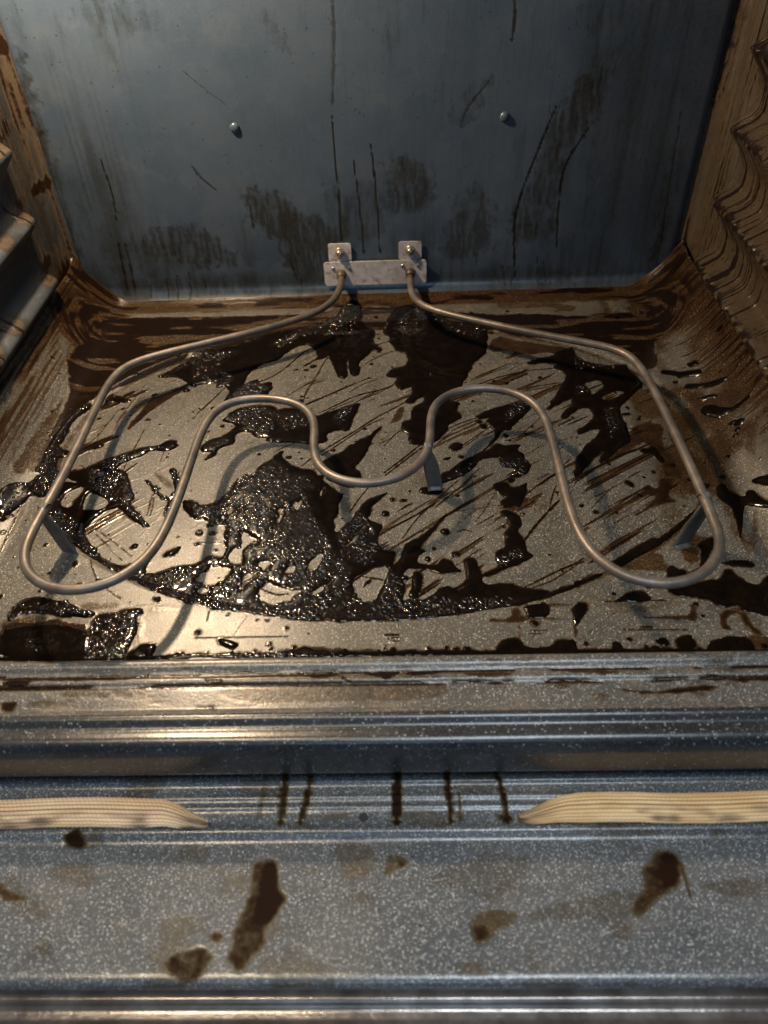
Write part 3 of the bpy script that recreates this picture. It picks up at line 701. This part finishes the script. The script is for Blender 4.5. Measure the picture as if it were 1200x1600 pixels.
mesh_np("burnt_grease", np.stack([G.X.ravel()[used], G.Y.ravel()[used], Zg.ravel()[used]], -1), fq, M_grease, dict(foam=foam.ravel()[used]),
        label="black burnt grease pooled, smeared and bubbled across the oven floor", cat="grease", kind="stuff")
# froth: thousands of hardened bubbles standing in the grease
dens = (0.25 + 1.1 * sstep(0.35, 0.65, fbm(G.X / 0.022, G.Y / 0.022, 301, 3))) * sstep(0.2, 0.8, foam) * sstep(0.0000, 0.0010, D)
jj, ii = np.nonzero(rng.random(D.shape) < dens * 0.15)
if len(jj) > 13500: k = rng.choice(len(jj), 13500, replace=False); jj, ii = jj[k], ii[k]
nb = len(jj); rb = np.clip(rng.lognormal(math.log(0.00105), 0.42, nb), 0.00055, 0.0036) * (0.7 + 0.6 * fbm(G.X[jj, ii] / 0.02, G.Y[jj, ii] / 0.02, 302, 2))
fl = rng.uniform(0.22, 0.50, nb); el_ = rng.uniform(0.8, 1.25, nb); ph = rng.uniform(0, 6.28, nb)
cx, cy, cz = G.X[jj, ii] + rng.uniform(-.0004, .0004, nb), G.Y[jj, ii] + rng.uniform(-.0004, .0004, nb), Zg[jj, ii]
ns = 8; U = [(0.0, 1.0)] + [(math.sin(t), math.cos(t)) for t in (0.45, 0.95, 1.62)]
VV = [np.stack([cx, cy, cz + rb * fl * 0.9], -1)]
for q, (su, cu) in enumerate(U[1:]):
    for k in range(ns):
        a = ph + 2 * np.pi * k / ns
        VV.append(np.stack([cx + rb * el_ * su * np.cos(a), cy + rb / el_ * su * np.sin(a), cz + rb * fl * (cu - 0.1)], -1))
VV = np.stack(VV, 1); nv = VV.shape[1]; FF = []
for k in range(ns): FF.append((0, 1 + k, 1 + (k + 1) % ns))
for q in range(2):
    for k in range(ns):
        a, b = 1 + q * ns + k, 1 + q * ns + (k + 1) % ns; FF += [(a, a + ns, b + ns), (a, b + ns, b)]
FF = (np.array(FF)[None] + (np.arange(nb) * nv)[:, None, None]).reshape(-1, 3)
mesh_np("grease_froth", VV.reshape(-1, 3), FF, M_froth, dict(foam=np.ones(nb * nv)), label="glistening black froth of burst bubbles hardened in the floor grease", cat="grease froth", kind="stuff")
film = np.maximum(film, 0.75 * sstep(-0.0016, 0.0002, D) * sstep(0.35, 0.6, fbm(G.X / 0.008, G.Y / 0.008, 91, 2)))
mesh_np("floor_pan", np.stack([G.X.ravel(), G.Y.ravel(), Zf.ravel()], -1), gridfaces(*G.X.shape), M_floor, dict(film=film), parent=oven)

# back panel: flat sheet, rolled under along its foot and sides
BW, BR = 0.306, 0.010
gb = Grid(-0.318, 0.318, -0.002, 0.560, 0.0014)
X, Z = gb.X, gb.Y
bf_shade = np.zeros(X.shape); paint_polys(gb, bf_shade, BFILM_SHADE, 0.0085, grit=0.3, rim=0.25)  # stains, plus one broad right-hand patch that paints in shade
tx = np.maximum(sstep(0.35, 0.62, fbm(X / 0.003, Z / 0.014, 17, 3)), 0.4 * sstep(0.5, 0.68, fbm(X / 0.016 + Z * 30, Z / 0.0022, 19, 3)))
bf_shade *= 0.42 + 0.42 * tx
bf_shade = np.maximum(bf_shade, 0.26 * sstep(-0.19, -0.27, X + 0.04 * (fbm(X / .05, Z / .1, 28, 3) - .5)) * sstep(0.3, 0.1, Z) + 0.22 * sstep(0.12, 0.03, Z) * sstep(0.35, 0.65, fbm(X / 0.03, Z / 0.03, 29, 4))); bf_shade = np.maximum(bf_shade, 0.30 * sstep(0.10, 0.24, X + 0.05 * (fbm(X / .05, Z / .15, 18, 3) - .5))); paint_lines(gb, bf_shade, BLINES)  # smooth darkening to the right puts the light's falloff into the film
bf_shade = np.maximum(bf_shade, 0.40 * sstep(0.040, 0.020, Z) * sstep(0.006, 0.014, Z) * (0.4 + 0.9 * fbm(X / 0.004, Z / 0.02, 33, 3)))
bf_shade += 0.10 * sstep(0.55, 0.8, fbm(X / 0.02, Z / 0.12, 31, 4)) + 0.10 * sstep(0.5, 0.8, fbm(X / 0.003, Z / 0.15, 35, 3))
def rollback(d, r=0.012): return np.where(d < r, r - np.sqrt(np.clip(r * r - (r - np.clip(d, 0, r)) ** 2, 0, None)), 0)
Yb = 0.761 - 0.0075 * np.clip((0.0165 - Z) / 0.014, 0, 1.4) ** 2 + rollback(0.318 - np.abs(X), 0.009)
Yb -= 0.0008 * (fbm(X / 0.12, Z / 0.12, 13, 2) - 0.5)
mesh_np("back_panel", np.stack([X.ravel(), Yb.ravel(), Z.ravel()], -1), gridfaces(*X.shape)[:, ::-1], M_back, dict(film=bf_shade), parent=oven)

# side walls with pressed shelf ribs
RZ = [0.0605, 0.1215, 0.1815, 0.2415, 0.3015, 0.3615, 0.4215]
def ribs(z):
    a = np.zeros_like(z)
    for c in RZ:
        up = 1 - sstep(0.0, 0.013, z - c); dn = np.clip(1 - (c - z) / 0.030, 0, 1) ** 1.3
        a = np.maximum(a, np.where(z > c, up, dn))
    return a
def side_wall(sgn):
    zz = np.arange(0.0, 0.5605, 0.0017)
    yy = np.concatenate([np.arange(0.300, 0.744, 0.0015)])
    ang = np.linspace(0, math.pi / 2, 14)[1:]
    base = 0.329
    px_ = np.concatenate([np.full(len(yy), base), base - 0.017 * (1 - np.cos(ang))]); py_ = np.concatenate([yy, 0.744 + 0.021 * np.sin(ang)])
    s = np.concatenate([[0], np.cumsum(np.hypot(np.diff(px_), np.diff(py_)))])
    Xb, Zb = np.meshgrid(px_, zz); Yb_, _ = np.meshgrid(py_, zz); Sb, _ = np.meshgrid(s, zz)
    wob = (fbm(Yb_ / 0.05, Zb / 0.05, 3 + (sgn > 0), 2) - 0.5) * 0.008
    A = (ribs(Zb) * 2 + ribs(Zb + 0.0025) + ribs(Zb - 0.0025) + ribs(Zb + 0.005) + ribs(Zb - 0.005)) / 6 * 0.021 * (1 - sstep(0.690 + wob, 0.712 + wob, Yb_))
    # run-down crust
    if sgn > 0:
        st = fbm(Yb_ / 0.0023 + 0.30 * np.sin(Zb * 60) + 1.5 * fbm(Yb_ / .03, Zb / .02, 27, 2), Zb / 0.12, 21, 4); st2 = fbm(Sb / 0.0014, Zb / 0.06, 22, 3)
        drip = sstep(0.56, 0.68, st); lumps = sstep(0.45, 0.8, fbm(Yb_ / 0.005, Zb / 0.004, 24, 2))
        crest = np.zeros_like(Zb)
        for c in RZ: crest = np.maximum(crest, np.exp(-((Zb - c) / 0.0035) ** 2))
        crest *= (1 - sstep(0.69, 0.70, Yb_))
        crust = 0.0005 * drip + 0.0003 * st2 + 0.0016 * crest * lumps
        f = 0.36 + 0.50 * drip + 0.22 * st2 + 0.4 * crest * (1 - lumps) - 0.20 * crest * lumps
        f = f - 0.30 * sstep(0.68, 0.70, Yb_) * (1 - 0.7 * sstep(0.5, 0.7, st2)) + 0.06
        f = np.clip(f + 0.35 * (fbm(Yb_ / 0.05, Zb / 0.08, 26, 3) - 0.5), 0, 1)
    else:
        st2 = fbm(Sb / 0.0011, Zb / 0.10, 122, 4); blot = fbm(Yb_ / 0.03, Zb / 0.03, 123, 4)
        strip = sstep(0.690, 0.706, Yb_)
        crest = np.zeros_like(Zb)
        for c in RZ: crest = np.maximum(crest, sstep(-0.003, 0.004, Zb - c) * (1 - sstep(0.008, 0.016, Zb - c)))
        drip = sstep(0.63, 0.70, fbm(Yb_ / 0.005 + 0.8 * np.sin(Zb * 50), Zb / 0.2, 124, 2)) * sstep(0.5, 0.6, fbm(Yb_ / 0.03, Zb / 0.05, 125, 2))
        crust = 0.0003 * st2 * strip + 0.0008 * drip
        f = strip * (0.22 + 0.55 * sstep(0.35, 0.75, st2)) + 0.60 * crest * sstep(0.30, 0.62, blot) + 0.95 * drip * (1 - strip) + 0.10 * blot
        f = f + 0.55 * sstep(0.07, 0.03, Zb) * sstep(0.64, 0.70, Yb_)
        f = np.clip(f, 0, 1)
    Xw = sgn * (Xb - A - crust)
    # foot of the wall follows the floor cove
    Xw = np.where(Zb < 0.045, sgn * np.maximum(np.abs(Xw), 0.3205), Xw)
    F = gridfaces(*Xb.shape); F = F[:, ::-1] if sgn > 0 else F
    return mesh_np("side_wall", np.stack([Xw.ravel(), Yb_.ravel(), Zb.ravel()], -1), F, (M_wallr if sgn > 0 else M_wall), dict(film=f), parent=oven,
                   label="right side wall caked in brown run-down grease" if sgn > 0 else "left side wall, bluish enamel with a few dark drips")
side_wall(-1); side_wall(1)
bm = bmesh.new(); bmesh.ops.create_grid(bm, x_segments=2, y_segments=2, size=1)
bmesh.ops.transform(bm, matrix=Matrix.Translation((0, 0.53, 0.5602)) @ Matrix.Diagonal((0.335, 0.24, 1, 1)), verts=bm.verts)
bm_obj("cavity_roof", bm, M_roof, parent=oven)

# front frame: one profile swept across
def sweep(name, prof, mat, step, x0=-0.36, x1=0.36, hx=0.0015, painter=None, wav=0.0):
    P = np.array(prof, float)
    s = np.concatenate([[0], np.cumsum(np.hypot(*np.diff(P, axis=0).T))]); n = max(int(s[-1] / step), 2); u = np.linspace(0, s[-1], n + 1)
    u = np.unique(np.concatenate([u]));
    # smooth corners by averaging
    yy = np.interp(u, s, P[:, 0]); zz = np.interp(u, s, P[:, 1])
    k = np.array([1, 2, 3, 2, 1.]) / 9
    def sm(a): b = np.pad(a, 2, mode='edge'); b[:2] = 2 * a[0] - a[2:0:-1]; b[-2:] = 2 * a[-1] - a[-2:-4:-1]; return np.convolve(b, k, 'valid')
    yy, zz = sm(yy), sm(zz)
    xs = np.arange(x0, x1 + hx / 2, hx); X, Yp = np.meshgrid(xs, yy); _, Zp = np.meshgrid(xs, zz)
    if wav: Zp = Zp + wav * (fbm(X / 0.08, Yp / 0.05, 8, 2) - 0.5)
    g = type('g', (), {})(); g.X, g.Y = X, Yp
    F = painter(X, Yp, Zp) if painter else np.zeros(X.shape)
    return mesh_np(name, np.stack([X.ravel(), Yp.ravel(), Zp.ravel()], -1), gridfaces(*X.shape), mat, dict(film=F), parent=oven)
def resample(g, A, X, Y):
    fx = np.clip((X - g.x[0]) / (g.x[1] - g.x[0]), 0, len(g.x) - 1.001); fy = np.clip((Y - g.y[0]) / (g.y[1] - g.y[0]), 0, len(g.y) - 1.001)
    i, j = fx.astype(int), fy.astype(int); u, v = fx - i, fy - j
    return (A[j, i] * (1 - u) + A[j, i + 1] * u) * (1 - v) + (A[j + 1, i] * (1 - u) + A[j + 1, i + 1] * u) * v
gs = Grid(-0.36, 0.36, 0.215, 0.290, 0.0008); Fs = np.zeros(gs.X.shape); paint_polys(gs, Fs, SFILM, 0.0012, grit=0.15); Fs = np.clip(Fs * 1.2, 0, 1)
def paint_sill(X, Y, Z):
    f = resample(gs, Fs, X, Y)
    f = np.maximum(f, sstep(0.278, 0.2825, Y) * 0.98)
    f = np.maximum(f, 0.9 * np.exp(-((Y - 0.2680) / 0.0013) ** 2) * sstep(0.35, 0.55, fbm(X / 0.012, Y / 0.004, 71, 3))); f = np.maximum(f, 1.0 * np.exp(-((Y - 0.2590) / 0.0016) ** 2) * sstep(0.45, 0.58, fbm(X / 0.02, Y / 0.004, 75, 3) + 0.12 * (X < 0.05)))
    f = np.maximum(f, 0.35 * sstep(0.55, 0.75, fbm(X / 0.02, Y / 0.008, 72, 4)) * sstep(0.24, 0.25, Y))
    return f
sweep("front_sill", [(0.290, -0.003), (0.2825, -0.001), (0.2800, 0.0050), (0.2765, 0.0082), (0.2730, 0.0078), (0.2695, 0.0052), (0.2665, 0.0050), (0.2640, 0.0078), (0.2615, 0.0076), (0.2595, 0.0058),
                     (0.2430, 0.0052), (0.2415, 0.0070), (0.2385, 0.0082)], M_sill, 0.0007, painter=paint_sill, wav=0.0006)
sweep("front_lip", [(0.2387, 0.0081), (0.2370, 0.0090), (0.2350, 0.0086), (0.2315, 0.0058), (0.2300, 0.0052), (0.2275, 0.0060), (0.2235, 0.0064), (0.2205, 0.0050), (0.2185, 0.0010), (0.2178, -0.0050), (0.2178, -0.0255), (0.2190, -0.0285), (0.2230, -0.0300), (0.2450, -0.0300)],
      M_lip, 0.0007, wav=0.0004, painter=lambda X, Y, Z: 0.12 * sstep(0.6, 0.8, fbm(X / 0.02, Y / 0.01, 73, 3)))
gw = Grid(-0.30, 0.30, 0.085, 0.245, 0.0010); Fw = np.zeros(gw.X.shape); paint_polys(gw, Fw, WFILM, 0.0022, grit=0.45); paint_lines(gw, Fw, WLINES); Fw = np.clip(Fw * 1.18, 0, 1)
def paint_low(X, Y, Z):
    f = resample(gw, Fw, X, Y)
    f = np.maximum(f, 0.30 * sstep(0.56, 0.75, fbm(X / 0.035, Y / 0.02, 74, 4)))
    return f
sweep("gasket_ledge", [(0.250, -0.0440), (0.2230, -0.0440), (0.2222, -0.0425), (0.2205, -0.0425), (0.2195, -0.0445), (0.2130, -0.0445), (0.2122, -0.0432), (0.2108, -0.0432), (0.2100, -0.0447), (0.2070, -0.0447), (0.2060, -0.0436), (0.2048, -0.0436), (0.2040, -0.0450),
                       (0.1965, -0.0455), (0.1945, -0.0452), (0.1930, -0.0438), (0.1905, -0.0436), (0.1885, -0.0455), (0.1860, -0.0470),
                       (0.1400, -0.0480), (0.1165, -0.0482), (0.1135, -0.0492), (0.1120, -0.0515), (0.1118, -0.0560), (0.1135, -0.060), (0.130, -0.062)], M_frame, 0.0009, hx=0.002, x0=-0.30, x1=0.30, painter=paint_low)
# door edge under the ledge
M_trim = metal("door_edge_trim", (0.16, 0.14, 0.13), (0.26, 0.24, 0.23), rough=0.20, metallic=0.6, scale=60)
sweep("door_edge", [(0.135, -0.066), (0.1125, -0.066), (0.1105, -0.0655), (0.1085, -0.0665), (0.1078, -0.069), (0.1055, -0.0700), (0.1010, -0.0702), (0.0990, -0.0690), (0.0975, -0.0692), (0.0955, -0.071), (0.060, -0.075)], M_trim, 0.0005, x0=-0.28, x1=0.28, hx=0.004)

# small drain hole in the ledge, between the gasket ends
bm = bmesh.new(); bmesh.ops.create_circle(bm, cap_ends=True, segments=20, radius=0.0027)
bmesh.ops.transform(bm, matrix=Matrix.Translation((-0.002, 0.1992, -0.0449)), verts=bm.verts)
r1 = bmesh.ops.extrude_face_region(bm, geom=bm.faces[:]); vs = [v for v in r1['geom'] if isinstance(v, bmesh.types.BMVert)]
bmesh.ops.translate(bm, vec=(0, 0, 0.0004), verts=vs)
bm_obj("drain_hole", bm, M_dark, parent=oven)
# round rivets in the back panel
for x, z in ((-0.1261, 0.1743), (0.1267, 0.1756)):
    bm = bmesh.new(); bmesh.ops.create_uvsphere(bm, u_segments=16, v_segments=8, radius=0.0046)
    bmesh.ops.transform(bm, matrix=Matrix.Translation((x, 0.7605, z)) @ Matrix.Diagonal((1, 0.55, 1, 1)), verts=bm.verts)
    bm_obj("rivet", bm, M_back, parent=oven)

# ------------------------------------------------------------------ heating element
el = empty("heating_element", (0, 0.757, 0.027), label="looped tubular heating element with rusty grey rod, bolted to the back panel", cat="heating element")
def under(o, root):
    o.parent = root; o.matrix_parent_inverse = Matrix.Translation(-Vector(root.location)); return o
R = np.array(ROD.split(), float).reshape(-1, 3) / 1000
# smooth resample (Catmull-Rom, centripetal-ish after light averaging)
def smooth_path(P, n_it=2, ds=0.0022):
    for _ in range(n_it):
        Q = P.copy(); Q[1:-1] = P[1:-1] * 0.5 + (P[:-2] + P[2:]) * 0.25; P = Q
    o = []
    E_ = np.vstack([2 * P[0] - P[1], P, 2 * P[-1] - P[-2]])
    for i in range(1, len(E_) - 2):
        p0, p1, p2, p3 = E_[i - 1:i + 3]; n = max(int(np.linalg.norm(p2 - p1) / ds), 1)
        for k in range(n):
            t = k / n; o.append(0.5 * ((2 * p1) + (p2 - p0) * t + (2 * p0 - 5 * p1 + 4 * p2 - p3) * t * t + (3 * p1 - p0 - 3 * p2 + p3) * t ** 3))
    o.append(P[-1]); return np.array(o)
R = smooth_path(R, 2)
rodz = lambda Y: .025 + (.761 - Y) * .045
under(tube("heating_rod", R, 0.0034, M_rod, seg=20), el)
def plate(name, x0, x1, z0, z1, y0, y1, r, mat, root):
    bm = bmesh.new(); vs = []
    for cx, cz, a0 in ((x1 - r, z1 - r, 0), (x0 + r, z1 - r, 90), (x0 + r, z0 + r, 180), (x1 - r, z0 + r, 270)):
        for a in range(0, 91, 18):
            t = math.radians(a0 + a); vs.append(bm.verts.new((cx + r * math.cos(t), y0, cz + r * math.sin(t))))
    f = bm.faces.new(vs); g = bmesh.ops.extrude_face_region(bm, geom=[f]); nv = [v for v in g['geom'] if isinstance(v, bmesh.types.BMVert)]
    bmesh.ops.translate(bm, vec=(0, y1 - y0, 0), verts=nv)
    bmesh.ops.bevel(bm, geom=[e for e in bm.edges if abs(e.verts[0].co.y - e.verts[1].co.y) < 1e-6 and len(e.link_faces) == 2], offset=0.0003, segments=2, affect='EDGES')
    return under(bm_obj(name, bm, mat), root)
br = plate("mounting_bracket", -0.0543, 0.0548, 0.0140, 0.0408, 0.7560, 0.7572, 0.0035, M_zinc, el)
for x0, x1, z1 in ((-0.0482, -0.0240, 0.0600), (0.0255, 0.0497, 0.0600)):
    tb = plate("bracket_tab", x0, x1, 0.0400, z1, 0.7584, 0.7594, 0.0028, M_zinc, el)
    xm = (x0 + x1) / 2; zc = 0.0505
    bm = bmesh.new(); bmesh.ops.create_cone(bm, cap_ends=True, segments=24, radius1=0.0052, radius2=0.0046, depth=0.0012)
    bmesh.ops.transform(bm, matrix=Matrix.Translation((xm, 0.7576, zc)) @ Matrix.Rotation(math.pi / 2, 4, 'X'), verts=bm.verts)
    h0 = len(bm.verts)
    q = bmesh.ops.create_cone(bm, cap_ends=True, segments=6, radius1=0.0050, radius2=0.0044, depth=0.0036)
    bmesh.ops.transform(bm, matrix=Matrix.Translation((xm, 0.7555, zc)) @ Matrix.Rotation(math.pi / 2, 4, 'X'), verts=q['verts'])
    q = bmesh.ops.create_uvsphere(bm, u_segments=12, v_segments=6, radius=0.0038)
    bmesh.ops.transform(bm, matrix=Matrix.Translation((xm, 0.7536, zc)) @ Matrix.Diagonal((1, 0.5, 1, 1)), verts=q['verts'])
    under(bm_obj("hex_screw", bm, M_screw), el)
for x, z in ((-0.0443, 0.0335), (-0.0272, 0.0338), (0.0294, 0.0345), (0.0457, 0.0347)):
    bm = bmesh.new(); bmesh.ops.create_uvsphere(bm, u_segments=14, v_segments=8, radius=0.0022)
    bmesh.ops.transform(bm, matrix=Matrix.Translation((x, 0.7560, z)) @ Matrix.Diagonal((1, 0.6, 1, 1)), verts=bm.verts)
    under(bm_obj("bracket_rivet", bm, M_screw), el)
for x in (-0.0360, 0.0375):
    under(tube("terminal_collar", [(x, 0.7585, 0.0268), (x, 0.7555, 0.0268), (x, 0.7530, 0.0266), (x, 0.7500, 0.0264), (x, 0.7490, 0.0264)], [0.0056, 0.0056, 0.0050, 0.0046, 0.0034], M_collar, seg=20), el)
# support legs: bent sheet straps hooked over the rod
def leg(top, foot, w, wd, lean=(0, 0)):
    t = Vector(top); f = Vector(foot); d = Vector(wd).normalized()
    bm = bmesh.new(); n = d.cross((t - f).normalized()); n.normalize()
    # section path: hook over rod, down, small toe
    r = 0.0040; path = []
    for a in (200, 150, 100, 50, 0): 
        ra = math.radians(a); path.append((t + n * (r * math.cos(ra)) + Vector((0, 0, 1)) * (r * math.sin(ra)), 0.45))
    path.append((t + n * r - Vector((0, 0, 0.004)), 0.8)); path.append((t.lerp(f, 0.45) + n * r * 0.6, 1.0)); path.append((f + n * 0.001 + Vector((0, 0, 0.0015)), 1.0)); path.append((f + n * 0.005 + Vector((0, 0, 0.0006)), 0.95))
    rows = [[bm.verts.new(p + d * (w * k * s / 2)) for k in (-1, -0.5, 0, 0.5, 1)] for p, s in path]
    for a, b in zip(rows[:-1], rows[1:]):
        for i in range(4): bm.faces.new((a[i], a[i + 1], b[i + 1], b[i]))
    o = bm_obj("support_leg", bm, M_leg)
    md = o.modifiers.new("thick", 'SOLIDIFY'); md.thickness = 0.0009; md.offset = 0
    return under(o, el)
def rod_near(x, y):
    i = np.argmin((R[:, 0] - x) ** 2 + (R[:, 1] - y) ** 2); return R[i]
a = rod_near(0.044, 0.444); leg(a, (a[0] + 0.006, a[1] + 0.002, -0.002), 0.012, (1, 0.05, 0))
a = rod_near(-0.240, 0.385); leg(a, (a[0] + 0.006, a[1] - 0.003, -0.002), 0.014, (1, -0.30, 0))
a = rod_near(0.262, 0.380); leg(a, (a[0] - 0.007, a[1] - 0.003, -0.001), 0.014, (1, 0.30, 0))

# ------------------------------------------------------------------ braided gaskets
def gasket(x_far, x_tip, ytip, tint, label, seed, stc=0.45):
    sg = 1 if x_tip > x_far else -1; L = abs(x_tip - x_far); n = int(L / 0.00045); m = 96
    t = np.linspace(0, 1, n + 1); dist = (1 - t) * L; a = np.linspace(0, 2 * np.pi, m, endpoint=False)
    k = np.clip(dist / 0.042, 0, 1); taper = 0.07 + 0.93 * np.clip(1 - (1 - k) ** 1.7, 0, 1) ** 0.75
    w = 0.0080 * taper; hgt = 0.0038 * (0.30 + 0.70 * taper)
    cy = 0.2018 + (ytip - 0.2018) * (1 - sstep(0, 0.030, dist)) + 0.0006 * np.sin(dist * 60 + seed)
    A, Tt = np.meshgrid(a, t); Dm = (1 - Tt) * L
    rows = 20; v = A / (2 * np.pi) * rows; row = np.floor(v); fr = v - row
    stitch = Dm / 0.0026 + row * 0.5 + 0.9 * np.abs(fr - 0.5)
    bump = (np.sin(fr * np.pi) ** 0.6) * (1 - stc + stc * np.abs(np.sin(stitch * np.pi)))
    rr = bump * 0.0012 + (fbm(Dm / 0.01, A, seed, 2) - .5) * 0.0006
    Yg = cy[:, None] + np.cos(A) * (w[:, None] + rr); Zg_ = -0.0450 + hgt[:, None] + np.sin(A) * (hgt[:, None] + rr)
    Xg = x_far + sg * L * Tt
    burn = sstep(0.45, 0.8, fbm(Dm / 0.02, A * 1.2, seed + 4, 3)) * sstep(0.2, -0.7, np.cos(A) * 1.0) + sstep(0.030, 0.0, Dm) * (0.35 + 0.65 * sstep(0.35, 0.6, fbm(Dm / 0.02, A * 4, seed + 6, 3)))
    return mesh_np("door_gasket", np.stack([Xg.ravel(), Yg.ravel(), Zg_.ravel()], -1), gridfaces(n + 1, m, wrap=True), tint, dict(film=burn, gap=1 - bump), label=label, cat="oven gasket", group="braided gasket ends on the front ledge")
def rope(name, c1, c2):
    t = NT(name); col = t.mix(t.ramp(t.noise(55, 4, 0.6, stretch=(0.3, 1, 1)), 0.35, 0.7), c1, c2)
    col = t.mix(t.m_('MULTIPLY', t.ramp(t.attr('gap'), 0.25, 0.85), 0.92), col, (0.07, 0.03, 0.010))
    col = t.mix(t.m_('MULTIPLY', t.attr('film'), 0.85, clamp=True), col, (0.035, 0.024, 0.020))
    return t.set(Base_Color=col, Roughness=0.7, Normal=t.bump(t.noise(1500, 2, 0.6), 0.3, 0.0003)).m
gasket(-0.285, -0.0945, 0.1950, rope("gasket_cream", (0.66, 0.46, 0.27), (0.78, 0.62, 0.43)), "cream braided gasket rope on the left of the front ledge, frayed dark tip pointing right", 3)
gasket(0.290, 0.0905, 0.1975, rope("gasket_tan", (0.60, 0.40, 0.19), (0.78, 0.60, 0.36)), "golden tan braided gasket rope on the right of the front ledge, narrow tip pointing left", 11, 0.30)
